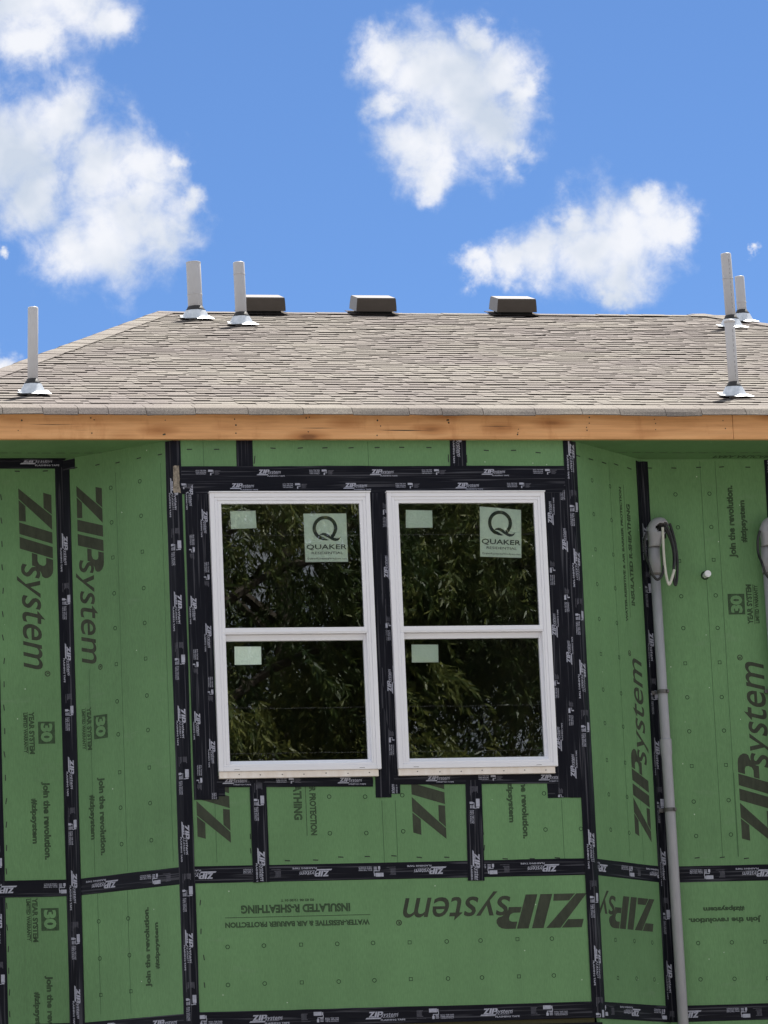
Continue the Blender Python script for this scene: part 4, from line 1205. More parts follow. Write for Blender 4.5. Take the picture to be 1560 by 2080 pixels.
def window(x0, gu, gl_, stk):
    w = empty('window', (x0 + ww / 2, 0, wzb))
    under(w, house)
    inv = Matrix.Translation((-(x0 + ww / 2), 0, -wzb))
    kids = []
    x1 = x0 + ww
    ul, ur = (gu[0][0] + gu[2][0]) / 2, (gu[1][0] + gu[3][0]) / 2
    ut, ub = (gu[0][1] + gu[1][1]) / 2, (gu[2][1] + gu[3][1]) / 2
    lt, lb = (gl_[0][1] + gl_[1][1]) / 2, (gl_[2][1] + gl_[3][1]) / 2
    bm = bmesh.new()
    frame_ring(bm, x0, x1, wzb, wzt, .026, .026, .026, .026, -.036, .012, .004)
    frame_ring(bm, x0 + .0262, x1 - .0262, wzb + .0262, wzt - .0262, .016, .016, .018, .012, -.032, .050, .003)
    kids.append(bm_obj('frame', bm, M_vinyl))
    # upper sash: flush; lower sash: set back
    bm = bmesh.new()
    zr = ub - .034
    frame_ring(bm, x0 + .0424, x1 - .0424, zr, wzt - .0444, ul - x0 - .0424, x1 - .0424 - ur, wzt - .0444 - ut, ub - zr, -.0285, .010, .003)
    add_box(bm, (x0 + .043, -.0305, zr + .008), (x1 - .043, -.0280, zr + .015), .001)
    kids.append(bm_obj('upper_sash', bm, M_vinyl))
    bm = bmesh.new()
    frame_ring(bm, x0 + .0424, x1 - .0424, wzb + .0384, zr - .001, ul - x0 - .0424 + .003, x1 - .0424 - ur + .002, zr - .001 - lt, max(lb - wzb - .0384, .012), .004, .038, .003)
    kids.append(bm_obj('lower_sash', bm, M_vinyl))
    # jamb liners beside the set-back sash and the sloped sill under it
    bm = bmesh.new()
    add_box(bm, (x0 + .0424, -.030, wzb + .0384), (ul - .001, .0035, zr - .0005), .002)
    kids.append(bm_obj('jamb_liner', bm, M_vinyl))
    bm = bmesh.new()
    add_box(bm, (ur + .012, -.030, wzb + .0384), (x1 - .0424, .0035, zr - .0005), .002)
    kids.append(bm_obj('jamb_liner', bm, M_vinyl))
    V = [Vector((ul, -.029, wzb + .0383)), Vector((ur + .012, -.029, wzb + .0383)), Vector((ur + .012, .0038, wzb + .060)), Vector((ul, .0038, wzb + .060)),
         Vector((ul, -.029, wzb + .028)), Vector((ur + .012, -.029, wzb + .028)), Vector((ur + .012, .0038, wzb + .028)), Vector((ul, .0038, wzb + .028))]
    kids.append(mesh_from('sloped_sill', V, [(0, 1, 2, 3), (4, 5, 1, 0), (7, 6, 5, 4), (3, 2, 6, 7), (0, 3, 7, 4), (1, 5, 6, 2)], M_vinyl))
    for (a, b, c, e, yy) in ((ul - .006, ur + .006, ub - .006, ut + .006, -.016), (ul - .006, ur + .006, lb - .006, lt + .006, .018)):
        bm = bmesh.new()
        add_box(bm, (a, yy, c), (b, yy + .004, e))
        for f in [f for f in bm.faces if abs(f.calc_center_median().y - yy) > 1e-5]: bm.faces.remove(f)
        kids.append(bm_obj('glass_pane', bm, M_glass))
    # head drip cap and the cream nosing with its nails
    bm = bmesh.new()
    add_box(bm, (x0 - .0035, -.043, wzt + .0003), (x1 + .0035, 0.0, wzt + .0065), .0015)
    kids.append(bm_obj('drip_cap', bm, M_vinyl))
    bm = bmesh.new()
    add_box(bm, (x0 + .002, -.026, wzb - .0365), (x1 - .016, -.002, wzb - .0005), .003)
    add_box(bm, (x0 + .002, -.030, wzb - .0385), (x1 - .016, -.002, wzb - .0335), .0015)
    kids.append(bm_obj('sill_nosing', bm, M_cream))
    V, F = [], []
    for i in range(7):
        x = x0 + .11 + i * .122 + random.uniform(-.003, .003)
        z = wzb - .019 + random.uniform(-.003, .003)
        k = len(V)
        V += [Vector((x + .0042 * math.cos(2 * math.pi * j / 8), -.0268, z + .003 * math.sin(2 * math.pi * j / 8))) for j in range(8)]
        F.append(tuple(range(k, k + 8)))
    for xx in (x0 + .085, x1 - .125):      # weep slots in the bottom rail
        k = len(V)
        V += [Vector((xx, -.0366, wzb + .0075)), Vector((xx + .03, -.0366, wzb + .0075)), Vector((xx + .03, -.0366, wzb + .0095)), Vector((xx, -.0366, wzb + .0095))]
        F.append((k, k + 1, k + 2, k + 3))
    kids.append(mesh_from('nail', V, F, M_steel))
    kids[-1]['kind'] = 'stuff'
    for k in kids:
        k.parent = w
        k.matrix_parent_inverse = inv
    global bx_y
    for b, logo, yy in stk:
        bx_y = yy
        sticker(b, w, logo)
        s = w.children[-1] if w.children else None
    for o in [o for o in bpy.data.objects if o.parent == w and o.name.startswith('sticker')]:
        o.matrix_parent_inverse = inv
    return w


bx_y = 0
window(w1, GL['up'], GL['lo'], [(STK[0], 0, -.0135), (STK[1], 1, -.0135), (STK[2], 0, .0205)])
window(w2, GL['up2'], GL['lo2'], [(STK[3], 0, -.0135), (STK[4], 1, -.0135), (STK[5], 0, .0205)])

# ------------------------------------------------------------------ fascia and soffit
YF = -.05
HX0, HX1 = -1.97, 6.45


def fascia(x0, x1):
    bm = bmesh.new()
    n = max(4, int((x1 - x0) / .25))
    V = []
    add_box(bm, (x0, YF, FB), (x1, YF + .038, FB + .142), .003)
    o = bm_obj('fascia_board', bm, M_fascia)
    under(o, house)
    # nail heads and pitch-blackened nail holes in pairs over the rafter tails
    V, F = [], []
    xs = np.arange(x0 + .3, x1, .405)
    for x in list(xs):
        for q in range(random.choice((2, 3, 3, 4))):
            cx, cz, r = x + random.uniform(-.012, .012), FB + random.uniform(.018, .128), random.uniform(.0028, .005)
            k = len(V)
            V += [Vector((cx + r * math.cos(2 * math.pi * j / 7), YF - .0006, cz + r * 1.2 * math.sin(2 * math.pi * j / 7))) for j in range(7)]
            F.append(tuple(range(k, k + 7)))
    for _ in range(int((x1 - x0) * 1.1)):   # short drying cracks
        cx, cz, L = random.uniform(x0 + .1, x1 - .5), FB + random.uniform(.045, .085), random.uniform(.08, .32)
        k = len(V)
        V += [Vector((cx, YF - .0005, cz)), Vector((cx + L * .5, YF - .0005, cz - .0022)), Vector((cx + L, YF - .0005, cz + random.uniform(-.002, .002))), Vector((cx + L * .5, YF - .0005, cz + .0012))]
        F.append((k, k + 1, k + 2, k + 3))
    mesh_from('nail', V, F, M_nail, o)['kind'] = 'stuff'


fascia(HX0, FJ - .001)
fascia(FJ + .001, HX1)


def soffit(u0, u1, tag_txt=None):
    bm = bmesh.new()
    add_box(bm, (u0, YF + .039, FB + .004), (u1, d_ - .001, FB + .016))
    o = bm_obj('soffit_panel', bm, M_green)
    under(o, house)
    V, F = [], []
    x = u0 + .05
    while x < u1 - .05:
        L = .052
        k = len(V)
        yy = d_ - .20 + .004 * math.sin(x * 5)
        V += [Vector((x, yy, FB + .0033)), Vector((x + L, yy, FB + .0033)), Vector((x + L, yy + .012, FB + .0033)), Vector((x, yy + .012, FB + .0033))]
        F.append((k, k + 3, k + 2, k + 1))
        x += .081
    mesh_from('fastener_mark', V, F, M_nail, o)['kind'] = 'stuff'
    if tag_txt:
        A, f = cap_text('PARA APLICAR', 0, 0, .34, .075, .02)
        mesh_from('lettering', [Vector((2.86 + a[0], d_ - .115 + a[1], FB + .0032)) for a in A], f, M_ink2, o)
    return o


soffit(HX0 + .01, .74)
soffit(.744, HX1 - .01, True)

# ------------------------------------------------------------------ roof
TH = math.atan(4 / 12)
CT, ST = math.cos(TH), math.sin(TH)
EY, EZ = -.08, 6.5116
LS = 6.86
EXP_ = LS / 48


def RP(x, s, h=0.0):
    return Vector((x, EY + s * CT - h * ST, EZ + s * ST + h * CT))


def hipL(s): return HX0 + (.504 - HX0) * s / LS
def hipR(s): return HX1 + (4.70 - HX1) * s / LS


yr = RP(0, LS).y
zr_ = RP(0, LS).z
yb = 2 * yr - EY
dk = [RP(HX0, 0, -.012), RP(HX1, 0, -.012), RP(4.70, LS, -.012), RP(.504, LS, -.012), Vector((HX0, yb, EZ - .012)), Vector((HX1, yb, EZ - .012))]
lo = [Vector((p.x, p.y, EZ - .024)) for p in (dk[0], dk[1], dk[5], dk[4])]
roof = mesh_from('roof', dk + lo, [(0, 1, 2, 3), (4, 3, 2, 5), (0, 3, 4), (1, 5, 2), (6, 9, 8, 7), (0, 6, 7, 1), (1, 7, 8, 5), (5, 8, 9, 4), (4, 9, 6, 0)], M_deck)
under(roof, house)


def shingle_mesh(k, L, cutl=None):
    """One laminated strip: a base lamina and raised tabs of uneven width."""
    rnd = random.Random(100 + k)
    V, F, tone = [], [], []
    def slab(x0, x1, t, y0, base, tn):
        b = len(V)
        for (x, y, z) in ((x0, y0, base), (x1, y0, base), (x1, y0, base + t), (x0, y0, base + t), (x1, EXP_ + .02, (.0003 if base > .001 else -.0008)), (x0, EXP_ + .02, (.0003 if base > .001 else -.0008))):
            V.append((x, y, z))
        F.extend([(b, b + 1, b + 2, b + 3), (b + 3, b + 2, b + 4, b + 5), (b, b + 3, b + 5), (b + 1, b + 4, b + 2)])
        tone.extend([tn] * 4)
    slab(.001, L - .001, .0031, .0008, .0002, rnd.uniform(.1, .5))
    x = rnd.uniform(.0, .12)
    while x < L - .05:
        w = rnd.uniform(.09, .30)
        x1 = min(x + w, L - .0012)
        if x1 - x > .03:
            slab(max(x, .0012), x1, rnd.uniform(.0022, .0036), -.0006 + rnd.uniform(-.0012, .0012), .0034, rnd.uniform(.15, .75))
        x = x1 + rnd.uniform(.03, .17)
    me = bpy.data.meshes.new('shingle')
    me.from_pydata(V, [], F)
    me.materials.append(M_shingle)
    me.materials.append(M_edge)
    me.polygons.foreach_set('material_index', [1 if k % 4 == 0 else 0 for k in range(len(F))])
    a = me.attributes.new('tone', 'FLOAT', 'FACE')
    a.data.foreach_set('value', tone)
    return me


SL = .984
variants = [shingle_mesh(k, SL) for k in range(14)]
half = [shingle_mesh(40 + k, .40) for k in range(4)]
rot_roof = Matrix(((1, 0, 0), (0, CT, -ST), (0, ST, CT)))
rows = 48
count = 0
fieldV, fieldF, fieldT, fieldM = [], [], [], []
VX0 = lambda s: -1.42 + .235 * max(s - 0.0, 0) * .9    # what the street can see of each course
VX1 = lambda s: 3.42 + .33 * s


def wob(x, i):
    return .006 * noise.noise(Vector((x * .9, i * .21, 3.3))) + .0035 * noise.noise(Vector((x * 2.6, i * .6, 8.1)))


def add_shingle(me, x, i, L):
    global count
    s = i * EXP_ + wob(x + L / 2, i)
    lift = .004 * (noise.noise(Vector((x * .8, s * .8, 1.0))) + .3)
    p = RP(x, s, lift - .006)
    rz = Matrix.Rotation((wob(x + L, i) - wob(x, i)) / L + random.uniform(-.0016, .0016), 3, 'Z')
    seen = x + L > VX0(s) and x < VX1(s)
    if seen and count < 296 and x > hipL(s) + .06 and x + L < hipR(s) - .04:
        o = link_mesh('shingle', me, roof)
        o.matrix_local = Matrix.Translation(p) @ (rot_roof @ rz).to_4x4()
        count += 1
    else:
        M = (Matrix.Translation(p) @ (rot_roof @ rz).to_4x4())
        b = len(fieldV)
        a0, a1 = hipL(s) + .05, hipR(s) - .05
        for v in me.vertices:
            w = M @ v.co
            w.x = min(max(w.x, a0), a1)
            fieldV.append(w)
        for pl in me.polygons: fieldF.append(tuple(b + q for q in pl.vertices))
        t = [0.0] * len(me.polygons)
        me.attributes['tone'].data.foreach_get('value', t)
        fieldT.extend(t)
        fieldM.extend([pl.material_index for pl in me.polygons])


order = [0, .44, .17, .72, .31, .58, .87]
for i in range(1, rows):
    s = i * EXP_
    x = -3.0 + order[i % 7] * SL + random.uniform(-.05, .05)
    while x < hipR(s):
        if x + SL > hipL(s):
            if x < hipL(s) and x + SL > hipL(s) + .02:
                # cut at the hip
                add_shingle(random.choice(variants), x, i, SL)
            else:
                add_shingle(random.choice(variants), x, i, SL)
        x += SL + .002
fo = mesh_from('shingle_field', fieldV, fieldF, [M_shingle, M_edge], roof, mi=fieldM)
at = fo.data.attributes.new('tone', 'FLOAT', 'FACE')
at.data.foreach_set('value', fieldT)
fo['kind'] = 'stuff'

# bent starter course hanging over the fascia
EJ = [HX0 - .02, -1.80] + EAVE + [3.46, 3.75, 4.02, 4.35, 4.63, 4.95, 5.22, 5.55, 5.81, 6.12, HX1 + .02]
for a, b in zip(EJ[:-1], EJ[1:]):
    if b - a < .05: continue
    V, F = [], []
    n = 6
    L = b - a - .003
    dz = random.uniform(-.003, .003)
    prof = [(.17, .0025), (.06, .0035), (.006, .0045)]
    for i in range(n + 1):
        x = a + .0015 + L * i / n
        wv = .0055 * noise.noise(Vector((x * 2.3, 0, 5))) + .0025 * noise.noise(Vector((x * 9, 0, 2))) + dz
        out = .006 * noise.noise(Vector((x * 3.1, 4, 5)))
        P_ = [RP(x, s, h) for s, h in prof]
        P_ += [Vector((x, EY - .004, EZ + .0015)), Vector((x, EY - .007, EZ - .0005)), Vector((x, EY - .023 + out * .6, EZ - .021)), Vector((x, EY - .038 + out, EZ - .0425 + wv)),
               Vector((x, EY - .034 + out, EZ - .0460 + wv)), Vector((x, EY - .002, EZ - .012)), RP(x, .05, -.002)]
        V += P_
    m = 10
    for i in range(n):
        for j in range(m - 1):
            q = i * m + j
            F.append((q, q + m, q + m + 1, q + 1))
    F.append(tuple(range(m)))
    F.append(tuple(n * m + j for j in range(m - 1, -1, -1)))
    e_ = mesh_from('eave_shingle', V, F, M_shingle, roof)
    ta = e_.data.attributes.new('tone', 'FLOAT', 'FACE')
    ta.data.foreach_set('value', [random.uniform(.2, .5)] * len(F))
# drip edge and shadow gap behind the starter
bm = bmesh.new()
add_box(bm, (HX0, YF - .012, FB + .1425), (HX1, YF + .05, FB + .158))
bm_obj('drip_edge', bm, M_rubber, roof)


def cap_mesh(name, t, w1_, w2_, nrm, exposure, width):
    V, F, tone = [], [], []
    n = 4
    offs = [(-1, 1.0), (-1, .5), (-1, .12), (0, 0), (1, .12), (1, .5), (1, 1.0)]
    for k, (a, h, th) in enumerate(((0.0, .0018, .0030), (exposure + .06, .0008, .0024))):
        for lay in (0, 1):
            for s, f in offs:
                w = (w1_ if s < 0 else w2_) * (width * f) if s else Vector((0, 0, 0))
                V.append(t * a + w + nrm * (h * (1 if f > .3 else 1.0) + th * lay - (.004 if s == 0 else 0)))
    m = len(offs)
    A, B, C, D = 0, m, 2 * m, 3 * m     # butt low, butt high, tail low, tail high
    for j in range(m - 1):
        F.append((B + j, B + j + 1, D + j + 1, D + j))
        F.append((A + j, A + j + 1, B + j + 1, B + j))
        tone += [.4, .4]
    F += [(A, B, D, C), (A + m - 1, C + m - 1, D + m - 1, B + m - 1)]
    tone += [.4, .4]
    me = bpy.data.meshes.new(name)
    me.from_pydata([tuple(v) for v in V], [], F)
    me.materials.append(M_shingle)
    ta = me.attributes.new('tone', 'FLOAT', 'FACE')
    ta.data.foreach_set('value', tone)
    return me


nF = Vector((0, -ST, CT))
nB = Vector((0, ST, CT))


def lay_caps(name, p0, p1, n1, n2, pitch, width, start_from_p1=False):
    t = (p1 - p0)
    L = t.length
    t.normalize()
    wa = t.cross(n1); wa = wa if wa.z < 0 else -wa
    wb = t.cross(n2); wb = wb if wb.z < 0 else -wb
    nm = (n1 + n2).normalized()
    me = cap_mesh(name, t, wa, wb, nm, pitch, width)
    k = int(L / pitch)
    for i in range(k + 1):
        o = link_mesh(name, me, roof)
        j = Vector((random.uniform(-.004, .004), 0, random.uniform(-.0012, .0022)))
        o.location = p0 + t * (i * pitch) + j
    return k


pLr, pRr = RP(.504, LS), RP(4.70, LS)
lay_caps('ridge_cap', pLr, pRr, nF, nB, .117, .145)
pLe = RP(HX0, 0)
tl_ = (pLr - pLe).normalized()
nEnd = tl_.cross(Vector((0, 1, 0)))
nEnd = (nEnd if nEnd.z > 0 else -nEnd).normalized()
lay_caps('hip_cap', pLe, pLr, nF, nEnd, .143, .142)
pRe = RP(HX1, 0)
tr_ = (pRr - pRe).normalized()
nEr = tr_.cross(Vector((0, 1, 0)))
nEr = (nEr if nEr.z > 0 else -nEr).normalized()
lay_caps('hip_cap', pRe, pRr, nF, nEr, .143, .142)

# ------------------------------------------------------------------ roof vents
def roof_vent(x, s, label, w=.30, dep=.27, hh=.098):
    base = RP(x, s, .008)
    v = empty('roof_vent', base)
    M3 = rot_roof.to_4x4()
    tag(v, label, 'roof vent', 'box vents along the ridge')
    bm = bmesh.new()   # flange plate
    add_box(bm, (-.175, -.012, 0), (.175, dep + .05, .003), .0005)
    fl = bm_obj('flange', bm, M_flange, v)
    bm = bmesh.new()   # throat, near-black: the shade under the hood is painted in
    add_box(bm, (-.118, .012, .0042), (.118, dep - .03, .034))
    th = bm_obj('throat', bm, M_dark, v)
    # hood: tapered cap with rolled lip
    V, F = [], []
    def ringv(inx, iny, z):
        return [(-w / 2 + inx, iny, z), (w / 2 - inx, iny, z), (w / 2 - inx, dep - iny, z), (-w / 2 + inx, dep - iny, z)]
    lv = [ringv(.004, .004, .022), ringv(0, 0, .022), ringv(.002, .003, .060), ringv(.007, .010, .022 + hh - .008), ringv(.011, .016, .022 + hh)]
    for r in lv: V += r
    for i in range(len(lv) - 1):
        for k in range(4):
            a, b = i * 4 + k, i * 4 + (k + 1) % 4
            F.append((a, b, b + 4, a + 4))
    n = (len(lv) - 1) * 4
    F.append((n, n + 1, n + 2, n + 3))
    F.append((3, 2, 1, 0))
    hd = mesh_from('hood', V, F, M_vent, v)
    for o in (fl, th, hd):
        o.rotation_euler = (TH, 0, 0)
    return v


roof_vent(1.262, 6.615, 'brown box vent on the ridge half hidden behind the thinner pale pipe')
roof_vent(2.086, 6.635, 'brown box vent in the middle of the ridge, open roof either side')
roof_vent(3.140, 6.655, 'brown box vent on the ridge farthest from the hip, below the egg-shaped cloud')


# ------------------------------------------------------------------ vent pipes
def vent_pipe(x, s, h, dia, label, rings=(), tilt=(0, 0), slip=False):
    b = RP(x, s)
    v = empty('vent_pipe', b)
    tag(v, label, 'vent pipe', 'plumbing vent pipes through the roof')
    r = dia / 2
    top = Vector((tilt[0] * h, tilt[1] * h, h))
    up = Vector((0, 0, 1))
    def ax(f): return top * f
    pts = [ax(-.12 / h), ax(.5), ax(1 - .004 / h), ax(1), ax(1), ax(.9)]
    rad = [r, r, r, r - .0015, r - .006, r - .006]
    V, F = ring_tube(pts, rad, 24, cap=True)
    p = mesh_from('pipe', V, F, M_pvc, v, smooth=True)
    p.data.polygons.foreach_set('use_smooth', [len(f.vertices) == 4 for f in p.data.polygons])
    for k, (f, thick, long) in enumerate(rings):
        V, F = ring_tube([ax(f - .001 / h), ax(f), ax(f + long / h), ax(f + (long + .001) / h)], [r + .0002, r + thick, r + thick, r + .0002], 24, cap=False)
        mesh_from('coupling', V, F, M_pvc, v, smooth=True)
    # printed line along the pipe
    a = R_(-78)
    q = Vector((math.cos(a) * (r + .0004), math.sin(a) * (r + .0004), 0))
    sd_ = Vector((-math.sin(a), math.cos(a), 0))
    V, F = [], []
    f = .25
    while f < .9:
        L = random.uniform(.012, .03)
        k = len(V)
        for (ff, ss) in ((f, -.0022), (f, .0022), (f + L / h, .0022), (f + L / h, -.0022)):
            V.append(ax(ff) + q + sd_ * ss)
        F.append((k, k + 1, k + 2, k + 3))
        f += (L + random.uniform(.004, .02)) / h
    if slip: mesh_from('lettering', V, F, M_pline, v)['kind'] = 'stuff'
    # galvanised cone flashing and rubber boot
    rb = r + .045
    seg = 28
    prof = [(rb + .014, .013), (rb + .006, .015), (rb, .019), (rb - .007, .028), (r + .028, .048), (r + .020, .062), (r + .016, .068)]
    V, F = [], []
    for (rr, z) in prof:
        for k in range(seg):
            an = 2 * math.pi * k / seg
            yy = rr * math.sin(an)
            fz = 1 - min(z / .068, 1)
            V.append(Vector((rr * math.cos(an) + tilt[0] * z, yy, z + yy * math.tan(TH) * (.25 + .75 * fz))))
    for i in range(len(prof) - 1):
        for k in range(seg):
            a_, b_ = i * seg + k, i * seg + (k + 1) % seg
            F.append((a_, b_, b_ + seg, a_ + seg))
    cone = mesh_from('flashing_cone', V, F, M_galv, v, smooth=True)
    bm = bmesh.new()
    add_box(bm, (-rb + .004, -rb - .002, .0125), (rb + .026, rb + .06, .0137), .0005)
    fl = bm_obj('flashing_plate', bm, M_plate, v)
    fl.rotation_euler = (TH, 0, 0)
    V, F = ring_tube([ax(.058 / h), ax(.066 / h), ax(.076 / h), ax(.089 / h), ax(.091 / h)], [r + .020, r + .019, r + .009, r + .004, r + .0005], 24, cap=False)
    mesh_from('rubber_boot', V, F, M_rubber, v, smooth=True)
    return v


vent_pipe(-1.107, .75, .512, .0600, 'plain grey vent pipe standing low on the roof near the left eave', tilt=(.03, 0))
vent_pipe(.690, 6.20, .415, .1045, 'widest vent pipe, with a coupling ring, where the hip meets the ridge', rings=((.42, .0022, .006), (.985, .001, .006)), tilt=(-.01, 0))
vent_pipe(.935, 5.70, .452, .0800, 'vent pipe with a joint near its top, in front of the box vent', rings=((.80, .002, .007),), tilt=(-.01, 0))
vent_pipe(3.045, .70, .468, .0600, 'lower front vent pipe of the right-hand pair, its flashing just above the eave', rings=((.965, .003, .012),), tilt=(-.008, 0), slip=True)
vent_pipe(4.500, 5.72, .548, .0745, 'tallest vent pipe, rising above the ridge behind the front right pipe', rings=((.655, .0024, .006),), tilt=(-.02, 0), slip=True)
vent_pipe(4.740, 6.25, .342, .0700, 'short vent pipe almost hidden behind the tallest pipe at right', rings=((.42, .0022, .006),), tilt=(-.015, 0))

# ------------------------------------------------------------------ service mast with weatherhead
def service_mast(label, dx=0.0):
    b = Vector((MAST['bot'][0], MAST['bot'][1], .25))
    m = empty('service_mast', b)
    tag(m, label, 'service mast', 'electrical service masts on the right wall')
    inv = Matrix.Translation(-b)
    kids = []
    x = lambda z: MAST['bot'][0] + (z - MAST['bot'][2]) * (MAST['top'][0] - MAST['bot'][0]) / (MAST['top'][2] - MAST['bot'][2])
    y = MAST['bot'][1]
    zc0, zc1 = MAST['coup'][1][2], MAST['coup'][0][2]
    r0, r1 = .0302, .0284
    prof = [(.25, r0), (zc0 - .004, r0), (zc0 - .002, r0), (zc0, r0 + .0002), (zc0 + .018, r0 + .0034), (zc0 + .021, r0 + .0035), (zc1 - .004, r0 + .0035), (zc1 - .001, r0 + .0035), (zc1, r1 + .001), (zc1 + .0005, r1), (zc1 + .004, r1), (MAST['coll'][2], r1)]
    V, F = ring_tube([Vector((x(z), y, z)) for z, _ in prof], [r for _, r in prof], 24)
    o = mesh_from('conduit', V, F, M_conduit, smooth=True)
    o.data.polygons.foreach_set('use_smooth', [len(f.vertices) == 4 for f in o.data.polygons])
    kids.append(o)
    # slip sleeve below the weatherhead
    zt, zs = MAST['coll'][2], MAST['top'][2]
    V, F = ring_tube([Vector((x(z), y - .004, z)) for z in (zs, zs + .001, zt, zt + .001)], [r1 + .001, r1 + .006, r1 + .006, r1], 24, cap=False)
    kids.append(mesh_from('sleeve', V, F, M_conduit, smooth=True))
    V, F = ring_tube([Vector((x(zs), y - .004, zs - .012)), Vector((x(zs), y - .004, zs + .002))], [r1 + .0012, r1 + .0056], 24, cap=False)
    kids.append(mesh_from('sleeve_lip', V, F, M_steel, smooth=True))
    for st in MAST['strap']:
        z = st[2]
        V, F = ring_tube([Vector((x(z), y, z + q)) for q in (-.011, -.0105, .0105, .011)], [r0 + .0006, r0 + .005, r0 + .005, r0 + .0006], 24, cap=False)
        bm = bmesh.new()
        add_box(bm, (x(z) - .058, y + .028, z - .010), (x(z) - .030, y + .0475, z + .010), .002)
        add_box(bm, (x(z) + .016, y - .042, z - .009), (x(z) + .028, y - .024, z + .009), .003)
        bmv = [v.co.copy() for v in bm.verts]
        bm.verts.index_update()
        bf = [tuple(v.index for v in f.verts) for f in bm.faces]
        bm.free()
        kids.append(mesh_from('strap', *merge([(V, F), (bmv, bf)]), M_steel))
    # weatherhead: a hooded dome, closed at the wall side, open downwards on the right
    hl, hr, ht = Vector(MAST['hl']), Vector(MAST['hr']), Vector(MAST['ht'])
    cx, w = (hl.x + hr.x) / 2 + .002, (hr.x - hl.x)
    zb_h = MAST['coll'][2] - .004
    V, F = [], []
    seg, nr = 44, 24
    zc = MAST['hl'][2] + .012
    for j in range(nr + 1):
        f = j / nr
        # ring from the collar up the neck into a bulging dome whose mouth overhangs to the right
        if f < .4:
            g = f / .4
            cxx = x(zb_h) + (cx - .012 - x(zb_h)) * g * .6
            z = zb_h + (zc - zb_h) * g
            rx, ry = r1 + .007 + (w * .42 - r1 - .007) * g ** 1.5, r1 + .007 + .016 * g
        else:
            g = (f - .4) / .6
            an = g * math.pi / 2
            cxx = cx - .012 + .012 * math.sin(an)
            z = zc + (ht.z - zc) * math.sin(an)
            rx, ry = max(w * .5 * math.cos(an) ** .8, .002), max(.048 * math.cos(an) ** .8, .002)
        for k in range(seg):
            a = 2 * math.pi * k / seg
            # lift the lower rim of the open side
            mouth = max(0, math.cos(a - R_(-38))) ** 2 * (1 - f) * .0
            V.append(Vector((cxx + rx * math.cos(a), y - .018 + ry * math.sin(a) - .012 * min(f / .4, 1), z + mouth)))
    for j in range(nr):
        for k in range(seg):
            a = 2 * math.pi * (k + .5) / seg
            ang = math.degrees(math.atan2(math.sin(a - R_(-50)), math.cos(a - R_(-50))))
            if ((j + .5) / nr - .50) ** 2 / .15 ** 2 + (ang / 62) ** 2 < 1: continue      # wire opening
            q, r_ = j * seg + k, j * seg + (k + 1) % seg
            F.append((q, r_, r_ + seg, q + seg))
    F.append(tuple(range(nr * seg, nr * seg + seg)))
    o = mesh_from('weatherhead', V, F, M_conduit, smooth=True)
    sm = o.modifiers.new('solid', 'SOLIDIFY')
    sm.thickness = .005
    sm.offset = -1
    kids.append(o)
    V, F = ring_tube([Vector((cx + .008, y - .022, zc - .035)), Vector((cx + .008, y - .022, zc + .035))], [.030, .034], 14)
    kids.append(mesh_from('bushing', V, F, M_dark))
    rw = .0078
    for k, (key, mt, rr) in enumerate((('white', M_white_tape, .0082), ('blackA', M_wire, rw), ('blackB', M_wire, rw), ('blackC', M_wire, .0082))):
        ps = [Vector(p) + Vector((0, .018 * k - .01, 0)) for p in WIRES[key]]
        if key in ('blackB',):
            ps = [p + Vector((0, -.03 if p.z < 5.75 else .02, 0)) for p in ps]
        if key == 'blackC':
            ps = [p + Vector((0, .025, 0)) for p in ps]
        c = catmull(ps, 6)
        V, F = ring_tube(c, [rr] * len(c), 10)
        kids.append(mesh_from('wire', V, F, mt, smooth=True))
    for o in kids:
        o.parent = m
        o.matrix_parent_inverse = inv
    return m


mast = service_mast('grey conduit mast with looped wires beside the taped inside corner')
mast2 = mast.copy()
col.objects.link(mast2)
for ch in list(mast.children):
    c = ch.copy()
    col.objects.link(c)
    c.parent = mast2
    c.matrix_parent_inverse = ch.matrix_parent_inverse
mast2.location.x += MDX
mast2['label'] = 'second weatherhead and wire loop cut off by the right edge'

# short pipe stub through the sheathing
st = Vector(STUB)
stub = empty('pipe_stub', st + Vector((0, 0, 0)))
tag(stub, 'short pale pipe stub poking out of the green wall beside the mast', 'pipe stub')
V, F = ring_tube([(0, .02, 0), (0, -.050, 0), (0, -.064, 0), (0, -.066, 0)], [.0155, .0155, .0155, .014], 22)
mesh_from('pipe', V, F, M_vinyl, stub)
V, F = ring_tube([(0, -.0645, 0), (0, -.064, 0), (0, -.046, 0), (0, -.0455, 0)], [.0156, .0195, .0195, .0156], 22, cap=False)
mesh_from('coupling', V, F, M_vinyl, stub)
V, F = ring_tube([(0, -.003, 0), (0, -.0005, 0)], [.022, .026], 18)
mesh_from('sealant', V, F, M_ring, stub, smooth=True)

# ------------------------------------------------------------------ ground and what stands across the street (seen in the glass)
V, F = [], []
n = 24
for i in range(n + 1):
    for j in range(n + 1):
        x = (i / n - .5); y = (j / n - .5)
        X = math.copysign(abs(x * 2) ** 2.2, x) * 900
        Y = math.copysign(abs(y * 2) ** 2.2, y) * 900
        V.append((X, Y, -.02 + (0.25 * noise.noise(Vector((X * .05, Y * .05, 0))) if max(abs(X), abs(Y)) > 45 else 0)))
for i in range(n):
    for j in range(n):
        a = i * (n + 1) + j
        F.append((a, a + n + 1, a + n + 2, a + 1))
g = mesh_from('ground', V, F, M_ground)
g['kind'] = 'structure'
M_conc = m_noisy('pale_bounce_paving', (0.26, 0.247, 0.225), (0.34, 0.325, 0.30), 0.8, 0.9, 0, 0.15)
V = [(-200, -20, .035), (200, -20, .035), (200, -7.5, .035), (-200, -7.5, .035)]
V += [(x, y, -.3) for x, y, _ in V]
